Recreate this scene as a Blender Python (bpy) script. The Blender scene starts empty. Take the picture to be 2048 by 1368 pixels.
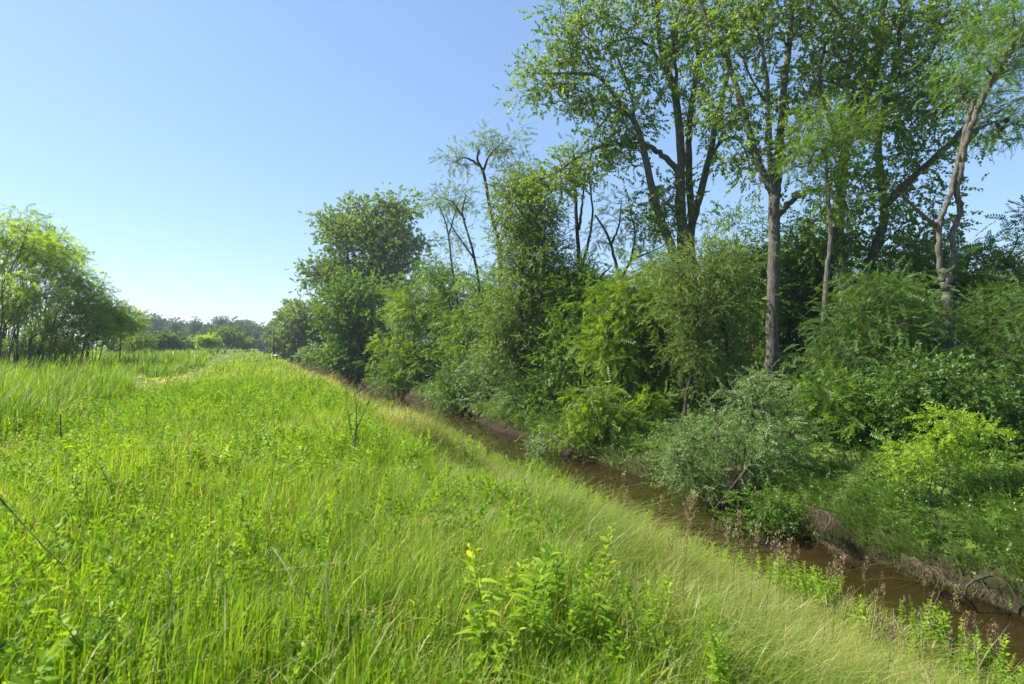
import bpy, math, zlib
import numpy as np
from mathutils import Vector

sc = bpy.context.scene
COL = sc.collection
PI = math.pi
EYE, F, CX, HY = 1.7, 1138.0, 1024.0, 690.0
TH = math.radians(22.8)                      # the creek runs away to the left of the view
CT, SN = math.cos(TH), math.sin(TH)
SUN_AZ, SUN_EL = math.radians(-84), math.radians(47)
WATER = -2.15


def rng_for(key):
    return np.random.default_rng(zlib.crc32(key.encode()))


# ------------------------------------------------------------------ terrain
def bend(t):
    t = np.asarray(t, float)
    a = -1.5 * (np.clip(t, 0, 60) / 60) ** 2
    return a - .05 * np.clip(t - 60, 0, 120)


def st(x, y):
    x = np.asarray(x, float); y = np.asarray(y, float)
    t = -x * SN + y * CT
    return x * CT + y * SN - bend(t), t


PS = np.array([-400, -60, -20, -9, -6.2, -5.2, -4.2, -3.2, -2, 0, 1.5, 2.3, 3.2, 4.4, 5.1, 6.4, 6.8, 7.4, 8.6, 9.65, 9.88, 10.1, 10.7, 12.1, 14.2, 17, 22, 60, 400.])
PZ = np.array([.1, .1, 0, -.02, -.03, -.1, -.12, -.06, 0, .03, .03, -.10, -.72, -1.53, -1.80, -1.95, -2.13, -2.42, -2.5, -2.42, -2.1, -1.72, -1.42, -1.06, -.55, -.15, 0, 0, 0.])
_fs = np.linspace(-400, 400, 16001)
_fz = np.interp(_fs, PS, PZ)
_k = np.hanning(17); _k /= _k.sum()
_fz = np.convolve(np.pad(_fz, 8, mode='edge'), _k, mode='valid')


def near_s(s, t):
    """Distance across the near bank, which bulges toward the creek close to the camera."""
    return np.where(s < 8.6, s - 1.0 * np.clip((8.5 - t) / 4.5, 0, 1) * np.clip((s - 2) / 3, 0, 1) * np.clip((8.6 - s) / .6, 0, 1), s)


def ground_z(x, y):
    s, t = st(x, y)
    s = near_s(s, t)
    wob = .28 * np.sin(t * .33 + 1.0) + .2 * np.sin(t * .81 + .4) + .10 * np.sin(t * 1.9)
    w = np.exp(-((s - 10.2) / 2.2) ** 2) * .8 + np.exp(-((s - 4.6) / 2.2) ** 2) * 1.7
    z = np.interp(s + wob * w, _fs, _fz)
    n = (.035 * np.sin(x * 1.7 + y * .6) + .035 * np.sin(y * 1.3 - x * .9 + 2) + .02 * np.sin(x * 3.9 + 1) * np.sin(y * 3.4))
    n = n - .42 * np.exp(-((s - 2.9) / .75) ** 2 - ((t - 9.8) / 2.1) ** 2)
    n = n + .11 * np.exp(-((s - 5) / 1.9) ** 2) * (np.sin(t * 1.45 + s * 1.1) + np.sin(t * .93 - s * 1.7 + 1))
    far = np.clip((np.hypot(x, y) - 30) / 60, 0, 1)
    n = n * (1 + 3 * far) * (z > WATER)
    return z + n


def P(px, py, D):
    return np.array([(px - CX) / F * D, D, EYE - (py - HY) / F * D])


def gpt(px, D):
    x = (px - CX) / F * D
    return np.array([x, D, float(ground_z(x, D))])


def depth_at(px, py, lo=1.5, hi=60):
    """Depth at which the sight line through a picture point meets the ground."""
    D = np.linspace(lo, hi, 6000)
    below = EYE - (py - HY) / F * D < ground_z((px - CX) / F * D, D)
    return float(D[np.argmax(below)]) if below.any() else hi


# ------------------------------------------------------------------ mesh building
class MB:
    def __init__(self):
        self.v, self.f, self.r, self.n = [], [], [], 0

    def add(self, v, f, r):
        v = np.asarray(v, np.float32).reshape(-1, 3)
        self.v.append(v); self.f.append(np.asarray(f, np.int32).reshape(-1, 3) + self.n)
        self.r.append(np.broadcast_to(np.asarray(r, np.float32), (len(v),)))
        self.n += len(v)

    def mesh(self, name, mat, origin=(0, 0, 0), smooth=False):
        v = np.concatenate(self.v) - np.asarray(origin, np.float32)
        f = np.concatenate(self.f); r = np.concatenate(self.r)
        me = bpy.data.meshes.new(name)
        me.vertices.add(len(v)); me.vertices.foreach_set('co', np.ascontiguousarray(v, np.float32).ravel())
        me.loops.add(f.size); me.loops.foreach_set('vertex_index', np.ascontiguousarray(f, np.int32).ravel())
        me.polygons.add(len(f)); me.polygons.foreach_set('loop_start', np.arange(0, f.size, 3, dtype=np.int32))
        if smooth:
            me.polygons.foreach_set('use_smooth', np.ones(len(f), bool))
        me.update(calc_edges=True)
        a = me.attributes.new('rnd', 'FLOAT', 'POINT')
        a.data.foreach_set('value', np.ascontiguousarray(r, np.float32))
        me.materials.append(mat)
        return me

    def obj(self, name, mat, parent=None, origin=(0, 0, 0), smooth=False):
        o = bpy.data.objects.new(name, self.mesh(name, mat, origin, smooth))
        COL.objects.link(o)
        if parent is not None:
            o.parent = parent
        return o


def tag(o, label=None, cat=None, group=None, kind=None):
    for k, v in (('label', label), ('category', cat), ('group', group), ('kind', kind)):
        if v:
            o[k] = v
    return o


def thing(name, loc, label, cat, group=None):
    o = bpy.data.objects.new(name, None); COL.objects.link(o)
    o.empty_display_size = .2
    o.location = [float(c) for c in loc]
    return tag(o, label, cat, group)


def copy_thing(root, loc, rotz=0., scale=1., label=None, group=None):
    r = root.copy(); COL.objects.link(r)
    r.location = [float(c) for c in loc]; r.rotation_euler = (0, 0, rotz)
    r.scale = (scale,) * 3 if np.isscalar(scale) else scale
    if label: r['label'] = label
    if group: r['group'] = group
    for ch in root.children:
        c = ch.copy(); COL.objects.link(c); c.parent = r
    return r


def catmull(pts, per=6):
    p = np.asarray(pts, float)
    if len(p) < 3:
        return np.array([p[0] + (p[-1] - p[0]) * u for u in np.linspace(0, 1, per + 1)])
    q = np.vstack([2 * p[0] - p[1], p, 2 * p[-1] - p[-2]])
    out = []
    for i in range(1, len(q) - 2):
        a, b, c, d = q[i - 1:i + 3]
        for u in np.arange(per) / per:
            out.append(.5 * (2 * b + (c - a) * u + (2 * a - 5 * b + 4 * c - d) * u * u + (3 * b - a - 3 * c + d) * u ** 3))
    out.append(p[-1])
    return np.array(out)


def tube(mb, pts, rad, n=6, rnd=.5, cap=True):
    p = np.asarray(pts, float); k = len(p)
    rad = np.broadcast_to(np.asarray(rad, float), (k,))
    t = np.gradient(p, axis=0); t /= np.linalg.norm(t, axis=1, keepdims=True) + 1e-9
    ref = np.array([1., 0, 0]) if abs(t[:, 0]).mean() < .8 else np.array([0, 1., 0])
    u = np.cross(t, ref); u /= np.linalg.norm(u, axis=1, keepdims=True) + 1e-9
    w = np.cross(t, u)
    a = np.arange(n) * 2 * PI / n
    v = p[:, None] + rad[:, None, None] * (np.cos(a)[None, :, None] * u[:, None] + np.sin(a)[None, :, None] * w[:, None])
    i = np.arange(k - 1)[:, None] * n; j = np.arange(n)[None]; j2 = (j + 1) % n
    A, B, C_, D_ = i + j, i + j2, i + n + j2, i + n + j
    f = np.concatenate([np.stack([A, B, C_], -1).reshape(-1, 3), np.stack([A, C_, D_], -1).reshape(-1, 3)])
    v = v.reshape(-1, 3)
    if cap and n > 3:
        v = np.vstack([v, p[-1:]])
        e = (k - 1) * n
        f = np.vstack([f, np.stack([e + np.arange(n), e + (np.arange(n) + 1) % n, np.full(n, len(v) - 1)], -1)])
    mb.add(v, f, rnd)


def unit(v):
    return v / (np.linalg.norm(v, axis=-1, keepdims=True) + 1e-9)


def scatter(mb, tm, pos, dirs, nrm, scale, rnd, rng, jit=.35):
    """Copies of template meshes laid out with their own y along dirs and z near nrm."""
    N = len(pos)
    if N == 0:
        return
    y = unit(np.asarray(dirs, float)); z = np.asarray(nrm, float)
    z = unit(z - (z * y).sum(1, keepdims=True) * y); x = np.cross(y, z)
    scale = np.broadcast_to(scale, (N,)); rnd = np.broadcast_to(rnd, (N,))
    pick = rng.integers(0, len(tm), N)
    for i, (V, T, L) in enumerate(tm):
        m = np.where(pick == i)[0]
        if not len(m):
            continue
        s = scale[m, None, None]
        out = pos[m, None] + s * (V[None, :, :1] * x[m, None] + V[None, :, 1:2] * y[m, None] + V[None, :, 2:] * z[m, None])
        f = T[None] + (np.arange(len(m)) * len(V))[:, None, None]
        r = np.clip(rnd[m, None] * (1 - jit) + L[None] * jit, 0, 1)
        mb.add(out.reshape(-1, 3), f.reshape(-1, 3), r.ravel())


# ------------------------------------------------------------------ leaf templates (unit size)
def leaf_quad(length, width, fold=.12, droop=.12):
    V = np.array([[0, 0, 0], [-width, length * .42, fold * width * 2], [0, length, -droop * length], [width, length * .42, fold * width * 2]])
    T = np.array([[0, 3, 2], [0, 2, 1]])
    return V, T


def leaf_hex(length, width, fold=.1, droop=.25):
    V = np.array([[0, 0, 0], [-width * .8, length * .25, fold * width], [-width * .8, length * .6, fold * width - droop * .3 * length], [0, length, -droop * length],
                  [width * .8, length * .6, fold * width - droop * .3 * length], [width * .8, length * .25, fold * width], [0, length * .45, -droop * .15 * length]])
    T = np.array([[0, 6, 1], [1, 6, 2], [2, 6, 3], [3, 6, 4], [4, 6, 5], [5, 6, 0]])
    return V, T


def rotm(yv, zv):
    y = unit(np.asarray(yv, float)); z = np.asarray(zv, float); z = unit(z - z.dot(y) * y)
    return np.stack([np.cross(y, z), y, z])          # rows = axes


def compose(parts):
    Vs, Ts, Ls, n = [], [], [], 0
    for V, T, l in parts:
        Vs.append(V); Ts.append(T + n); Ls.append(np.full(len(V), l)); n += len(V)
    return np.vstack(Vs), np.vstack(Ts), np.concatenate(Ls)


def spray_templates(seed, nleaf, llen, lwid, hang=.3, n=6, hexa=False, twig=True):
    r = np.random.default_rng(seed); out = []
    for _ in range(n):
        parts = []
        az0 = r.uniform(0, 6)
        for k in range(nleaf):
            u = .12 + .88 * (k + r.uniform(0, .8)) / nleaf
            p = np.array([r.normal(0, .03), u, -.22 * u * u * hang + r.normal(0, .02)])
            az = az0 + k * 2.4 + r.normal(0, .4)
            d = np.array([math.cos(az), .55 + .5 * u, .55 * math.sin(az) - hang])
            nv = np.array([r.normal(0, .5), r.normal(0, .5), 1])
            M = rotm(d, nv)
            l = llen * r.uniform(.7, 1.15)
            V, T = (leaf_hex if hexa else leaf_quad)(l, lwid * l / llen * .5)
            parts.append((V @ M + p, T, r.uniform()))
        if twig:
            V = np.array([[-.012, 0, 0], [.012, 0, 0], [0, 1, -.22 * hang]])
            parts.append((V, np.array([[0, 1, 2]]), .05))
        out.append(compose(parts))
    return out


def frond_templates(seed, pairs, llen, lwid, droop=.35, n=5):
    r = np.random.default_rng(seed); out = []
    for _ in range(n):
        parts = []
        dr = droop * r.uniform(.6, 1.3); sw = r.normal(0, .12)
        f = lambda u: np.array([sw * u * u, u * (1 - .12 * dr * u), -dr * u * u])
        lr = r.uniform()
        for k in range(pairs):
            u = .2 + .78 * k / (pairs - 1)
            p = f(u)
            for sgn in (-1, 1):
                d = np.array([sgn, .35 + .35 * u, -.25 * dr - r.uniform(0, .25)])
                M = rotm(d, np.array([r.normal(0, .25), r.normal(0, .2), 1]))
                l = llen * (1 - .35 * abs(u - .5)) * r.uniform(.8, 1.15)
                V, T = leaf_quad(l, lwid * .5)
                parts.append((V @ M + p, T, np.clip(lr + r.normal(0, .15), 0, 1)))
        V, T = leaf_quad(llen, lwid * .5); parts.append((V + f(1), T, lr))
        V = np.array([[-.01, 0, 0], [.01, 0, 0], f(.5) + [.008, 0, 0], f(.5) - [.008, 0, 0], f(1)])
        parts.append((V, np.array([[0, 1, 2], [0, 2, 3], [3, 2, 4]]), .3))
        out.append(compose(parts))
    return out


TM = {
    'cotton': spray_templates(1, 9, .25, .24, .55),
    'ovate': spray_templates(2, 11, .24, .15, .3),
    'small': spray_templates(3, 18, .15, .075, .12),
    'lance': spray_templates(4, 10, .30, .11, .45, hexa=True),
    'pinnate': frond_templates(5, 7, .26, .10, .4),
    'feather': frond_templates(6, 8, .17, .065, .4),
    'clump': spray_templates(7, 12, .42, .30, .25, twig=False),
}


# ------------------------------------------------------------------ materials
def new_mat(name):
    m = bpy.data.materials.new(name); m.use_nodes = True
    nt = m.node_tree; nt.nodes.clear()
    return m, nt, nt.nodes, nt.links


def ramp(nt, stops):
    n = nt.nodes.new('ShaderNodeValToRGB'); e = n.color_ramp.elements
    while len(e) < len(stops):
        e.new(.5)
    for el, (p, c) in zip(e, stops):
        el.position = p; el.color = (*c, 1)
    return n


def leaf_mat(name, stops, trans=.5, warm=(1.5, 1.45, .55), rough=.42, spec=.35):
    m, nt, N, L = new_mat(name)
    out = N.new('ShaderNodeOutputMaterial'); at = N.new('ShaderNodeAttribute'); at.attribute_name = 'rnd'
    rp = ramp(nt, stops); L.new(at.outputs['Fac'], rp.inputs[0])
    pr = N.new('ShaderNodeBsdfPrincipled'); pr.inputs['Roughness'].default_value = rough
    pr.inputs['Specular IOR Level'].default_value = spec
    L.new(rp.outputs[0], pr.inputs['Base Color'])
    mul = N.new('ShaderNodeMix'); mul.data_type = 'RGBA'; mul.blend_type = 'MULTIPLY'; mul.inputs['Factor'].default_value = 1
    L.new(rp.outputs[0], mul.inputs[6]); mul.inputs[7].default_value = (*warm, 1)
    tr = N.new('ShaderNodeBsdfTranslucent'); L.new(mul.outputs[2], tr.inputs['Color'])
    mx = N.new('ShaderNodeMixShader'); mx.inputs[0].default_value = trans
    L.new(pr.outputs[0], mx.inputs[1]); L.new(tr.outputs[0], mx.inputs[2]); L.new(mx.outputs[0], out.inputs[0])
    return m


def bark_mat(name, c1, c2, scale=7., stretch=.16, bump=.5):
    m, nt, N, L = new_mat(name)
    out = N.new('ShaderNodeOutputMaterial'); pr = N.new('ShaderNodeBsdfPrincipled'); pr.inputs['Roughness'].default_value = .9
    pr.inputs['Specular IOR Level'].default_value = .2
    tc = N.new('ShaderNodeTexCoord'); mp = N.new('ShaderNodeMapping'); mp.inputs['Scale'].default_value = (scale, scale, scale * stretch)
    nz = N.new('ShaderNodeTexNoise'); nz.inputs['Scale'].default_value = 3; nz.inputs['Detail'].default_value = 5; nz.inputs['Roughness'].default_value = .65
    L.new(tc.outputs['Object'], mp.inputs[0]); L.new(mp.outputs[0], nz.inputs['Vector'])
    rp = ramp(nt, [(.36, c1), (.62, c2)]); L.new(nz.outputs[0], rp.inputs[0]); L.new(rp.outputs[0], pr.inputs['Base Color'])
    bp = N.new('ShaderNodeBump'); bp.inputs['Strength'].default_value = bump; bp.inputs['Distance'].default_value = .05
    L.new(nz.outputs[0], bp.inputs['Height']); L.new(bp.outputs[0], pr.inputs['Normal']); L.new(pr.outputs[0], out.inputs[0])
    return m


M = {
    'cotton': leaf_mat('cottonwood_leaf', [(0, (0.070, 0.123, 0.022)), (.5, (0.138, 0.220, 0.034)), (1, (0.252, 0.341, 0.060))], .48),
    'green': leaf_mat('green_leaf', [(0, (0.055, 0.117, 0.018)), (.5, (0.107, 0.202, 0.025)), (1, (0.186, 0.310, 0.039))], .45),
    'dark': leaf_mat('dark_leaf', [(0, (0.043, 0.093, 0.018)), (.5, (0.075, 0.152, 0.023)), (1, (0.129, 0.225, 0.032))], .42),  # also puts the shade behind the bright sapling into the leaf colour
    'lime': leaf_mat('lime_leaf', [(0, (0.060, 0.120, 0.014)), (.5, (0.115, 0.205, 0.020)), (1, (0.180, 0.285, 0.032))], .50),
    'locust': leaf_mat('sunlit_locust_leaf', [(0, (.10, .17, .018)), (.5, (.20, .30, .030)), (1, (.30, .41, .055))], .60),  # lightened leaf: sun glow through the thicket crowns is put into the colour
    'walnut': leaf_mat('walnut_leaf', [(0, (.070, .130, .015)), (.5, (.145, .235, .023)), (1, (.23, .335, .04))], .52),
    'olive': leaf_mat('olive_leaf', [(0, (0.066, 0.111, 0.022)), (.5, (0.137, 0.207, 0.044)), (1, (0.235, 0.313, 0.085))], .45),
    'silver': leaf_mat('silver_leaf', [(0, (.080, .145, .038)), (.5, (.165, .250, .082)), (1, (.31, .39, .17))], .40, (1.25, 1.3, .7)),
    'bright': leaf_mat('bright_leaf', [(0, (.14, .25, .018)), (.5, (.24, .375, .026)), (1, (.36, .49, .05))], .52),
    'grass': leaf_mat('meadow_grass', [(0, (0.079, 0.167, 0.012)), (.45, (0.159, 0.281, 0.017)), (.74, (0.249, 0.354, 0.029)), (.86, (0.359, 0.360, 0.100)), (1, (0.563, 0.472, 0.223))], .50, (1.5, 1.4, .5), .45, .35),
    'slope': leaf_mat('slope_grass', [(0, (0.084, 0.162, 0.020)), (.4, (0.175, 0.266, 0.032)), (.68, (0.280, 0.330, 0.059)), (.82, (0.434, 0.376, 0.145)), (1, (0.630, 0.480, 0.264))], .48, (1.4, 1.35, .6), .36, .4),
    'reed': leaf_mat('reed_blade', [(0, (0.049, 0.119, 0.012)), (.5, (0.108, 0.211, 0.016)), (.86, (0.190, 0.290, 0.026)), (1, (0.415, 0.370, 0.250))], .55, (1.5, 1.4, .5), .45, .3),
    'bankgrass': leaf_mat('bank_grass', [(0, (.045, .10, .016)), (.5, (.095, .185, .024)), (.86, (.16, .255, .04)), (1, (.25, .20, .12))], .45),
    'weed': leaf_mat('weed_leaf', [(0, (0.098, 0.198, 0.016)), (.5, (0.175, 0.312, 0.020)), (.85, (0.284, 0.414, 0.029)), (1, (0.466, 0.505, 0.045))], .50, (1.45, 1.35, .5), .5, .22),
    'far': leaf_mat('distant_leaf', [(0, (.040, .085, .024)), (.5, (.070, .128, .034)), (1, (.12, .18, .05))], .35),
    'seed': leaf_mat('seed_head', [(0, (.15, .105, .06)), (.5, (.26, .195, .115)), (1, (.42, .34, .21))], .3, (1.1, 1.0, .8), .7, .1),
    'straw': leaf_mat('dry_straw', [(0, (.040, .029, .019)), (.5, (.090, .068, .046)), (1, (.19, .15, .105))], .15, (1, 1, 1), .8, .1),
    'white': leaf_mat('white_petal', [(0, (.7, .7, .66)), (1, (.85, .85, .82))], .3, (1, 1, 1)),
    'bark': bark_mat('grey_bark', (.046, .042, .036), (.165, .150, .126), 8, .14, .9),
    'pale_bark': bark_mat('pale_bark', (.062, .055, .045), (.18, .16, .13), 9, .2, .9),
    'dark_bark': bark_mat('dark_bark', (.025, .020, .016), (.085, .070, .055), 9, .2, .6),
    'stem': bark_mat('weed_stem', (.06, .11, .02), (.11, .17, .03), 20, .3, .1),
    'dead': bark_mat('dead_wood', (.11, .085, .065), (.25, .205, .16), 16, .2, .5),
    'pale_stem': bark_mat('pale_dry_stem', (.22, .19, .13), (.46, .41, .30), 30, .2, .2),
    'metal': bark_mat('weathered_post', (.03, .03, .028), (.07, .068, .06), 12, .5, .2),
}


def ground_mat():
    m, nt, N, L = new_mat('meadow_soil')
    out = N.new('ShaderNodeOutputMaterial'); pr = N.new('ShaderNodeBsdfPrincipled'); pr.inputs['Roughness'].default_value = .95
    pr.inputs['Specular IOR Level'].default_value = .1
    tc = N.new('ShaderNodeTexCoord')
    n1 = N.new('ShaderNodeTexNoise'); n1.inputs['Scale'].default_value = 1.3; n1.inputs['Detail'].default_value = 8; L.new(tc.outputs['Object'], n1.inputs['Vector'])
    n2 = N.new('ShaderNodeTexNoise'); n2.inputs['Scale'].default_value = 14; n2.inputs['Detail'].default_value = 6; L.new(tc.outputs['Object'], n2.inputs['Vector'])
    g = ramp(nt, [(.3, (.050, .085, .016)), (.5, (.085, .140, .022)), (.7, (.14, .17, .05))]); L.new(n1.outputs[0], g.inputs[0])
    d = ramp(nt, [(.3, (.016, .013, .008)), (.7, (.045, .035, .022))]); L.new(n2.outputs[0], d.inputs[0])
    sx = N.new('ShaderNodeSeparateXYZ'); L.new(tc.outputs['Object'], sx.inputs[0])
    mr = N.new('ShaderNodeMapRange'); mr.inputs[1].default_value = -1.9; mr.inputs[2].default_value = -1.2; L.new(sx.outputs['Z'], mr.inputs[0])
    mx = N.new('ShaderNodeMix'); mx.data_type = 'RGBA'; L.new(mr.outputs[0], mx.inputs[0]); L.new(d.outputs[0], mx.inputs[6]); L.new(g.outputs[0], mx.inputs[7])
    bp = N.new('ShaderNodeBump'); bp.inputs['Strength'].default_value = .8; bp.inputs['Distance'].default_value = .06; L.new(n2.outputs[0], bp.inputs['Height'])
    L.new(mx.outputs[2], pr.inputs['Base Color']); L.new(bp.outputs[0], pr.inputs['Normal']); L.new(pr.outputs[0], out.inputs[0])
    return m


def water_mat():
    m, nt, N, L = new_mat('muddy_water')
    out = N.new('ShaderNodeOutputMaterial'); pr = N.new('ShaderNodeBsdfPrincipled')
    pr.inputs['Roughness'].default_value = .06; pr.inputs['IOR'].default_value = 1.33
    tc = N.new('ShaderNodeTexCoord')
    n1 = N.new('ShaderNodeTexNoise'); n1.inputs['Scale'].default_value = .7; n1.inputs['Detail'].default_value = 4; L.new(tc.outputs['Object'], n1.inputs['Vector'])
    rp = ramp(nt, [(.3, (.016, .010, .0035)), (.7, (.028, .018, .007))]); L.new(n1.outputs[0], rp.inputs[0]); L.new(rp.outputs[0], pr.inputs['Base Color'])
    n2 = N.new('ShaderNodeTexNoise'); n2.inputs['Scale'].default_value = 1.6; n2.inputs['Detail'].default_value = 2; L.new(tc.outputs['Object'], n2.inputs['Vector'])
    bp = N.new('ShaderNodeBump'); bp.inputs['Strength'].default_value = .05; bp.inputs['Distance'].default_value = .03; L.new(n2.outputs[0], bp.inputs['Height'])
    L.new(bp.outputs[0], pr.inputs['Normal']); L.new(pr.outputs[0], out.inputs[0])
    return m


# ------------------------------------------------------------------ ground and water
def grid_mesh(sv, tv, zf, name, mat):
    S, T = np.meshgrid(sv, tv)
    S2 = S + bend(T)
    X = S2 * CT - T * SN; Y = S2 * SN + T * CT
    Z = zf(X, Y)
    n, k = S.shape
    i = np.arange(n - 1)[:, None] * k + np.arange(k - 1)[None]
    f = np.concatenate([np.stack([i, i + 1, i + k + 1], -1).reshape(-1, 3), np.stack([i, i + k + 1, i + k], -1).reshape(-1, 3)])
    mb = MB(); mb.add(np.stack([X, Y, Z], -1).reshape(-1, 3), f, .5)
    return mb.obj(name, mat, smooth=True)


sv = np.concatenate([[-4000, -1500, -600, -300, -150], np.arange(-90, -24, 6), np.arange(-24, 2, .8), np.arange(2, 12, .16), np.arange(12, 26, .7), np.arange(26, 80, 6), [120, 200, 400, 900, 2000, 4000]])
tv = np.concatenate([[-300, -120, -60], np.arange(-40, -6, 4), np.arange(-6, 60, .4), np.arange(60, 180, 4), [200, 260, 350, 500, 800, 1500, 2600, 4200]])
tag(grid_mesh(sv, tv, ground_z, 'ground', ground_mat()), kind='structure')
tag(grid_mesh(np.linspace(6.2, 10.8, 9), np.concatenate([np.arange(-40, 180, 3)]), lambda x, y: np.full(x.shape, WATER), 'creek_water', water_mat()), kind='structure')


# ------------------------------------------------------------------ grass
def blades(mb, pos, h, w, ldir, lean, rnd, segs, rng):
    N = len(pos)
    if N == 0:
        return
    face = ldir + PI / 2 + rng.normal(0, .7, N)
    wd = np.stack([np.cos(face), np.sin(face), np.zeros(N)], 1)
    ld = np.stack([np.cos(ldir), np.sin(ldir), np.zeros(N)], 1)
    us = np.linspace(0, 1, segs + 1)
    V = []
    for u in us:
        c = pos + ld * (lean * h * u ** 1.9)[:, None]
        c[:, 2] += h * (u - .42 * np.minimum(lean, 1.3) * u ** 2.3)
        ww = (w * (1 - .85 * u ** 1.6) * .5)[:, None]
        if u < 1:
            V += [c - wd * ww, c + wd * ww]
        else:
            V.append(c)
    V = np.stack(V, 1)
    k = V.shape[1]; T = []
    for s in range(segs - 1):
        a = 2 * s; T += [[a, a + 1, a + 3], [a, a + 3, a + 2]]
    a = 2 * (segs - 1); T.append([a, a + 1, a + 2])
    f = np.array(T)[None] + (np.arange(N) * k)[:, None, None]
    mb.add(V.reshape(-1, 3), f.reshape(-1, 3), np.repeat(np.clip(rnd, 0, 1), k))


def tufts(rng, r0, r1, n, per=9, half=58):
    """Blade positions gathered in tufts, with the tuft's number and each blade's outward direction."""
    m = max(1, n // per)
    x, y = sector(rng, r0, r1, m, half)
    k = rng.integers(0, m, n)
    a = rng.uniform(-PI, PI, n); sp = np.abs(rng.normal(0, 1, n)) * (.028 + .012 * r1 ** .5)
    return x[k] + sp * np.cos(a), y[k] + sp * np.sin(a), k, a, rng.normal(0, 1, m)[k], rng.normal(0, 1, m)[k]


def noise2(x, y, sc_, seed):
    r = np.random.default_rng(seed); v = 0
    for o in range(4):
        a = r.uniform(0, 2 * PI, 3); k = sc_ * 1.9 ** o
        v = v + (np.sin(k * (x * math.cos(a[0]) + y * math.sin(a[0])) + a[1]) * np.sin(k * (x * math.sin(a[0]) * 1.1 - y * math.cos(a[0])) + a[2])) / 1.5 ** o
    return v / 2


def sector(rng, r0, r1, n, half=58):
    a = np.radians(rng.uniform(-half, half, n)); r = np.sqrt(rng.uniform(r0 * r0, r1 * r1, n))
    return r * np.sin(a), r * np.cos(a)


def reed_mask(x, y, s, t):
    n = noise2(x, y, .55, 21)
    return (s < -4.6 + .9 * n) & (s > -40) & (t > 8) & ~((np.abs(t - 33 + .5 * (s + 8)) < 4 + n) & (s > -11)) & ~((noise2(x, y, .8, 9) > .42) & (s > -8))


BINS = [(.55, 3, 24000, .8), (3, 7, 90000, .8), (7, 14, 150000, 1.0), (14, 28, 150000, 1.7), (28, 55, 110000, 3.6), (55, 110, 80000, 9), (110, 240, 45000, 24)]


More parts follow.
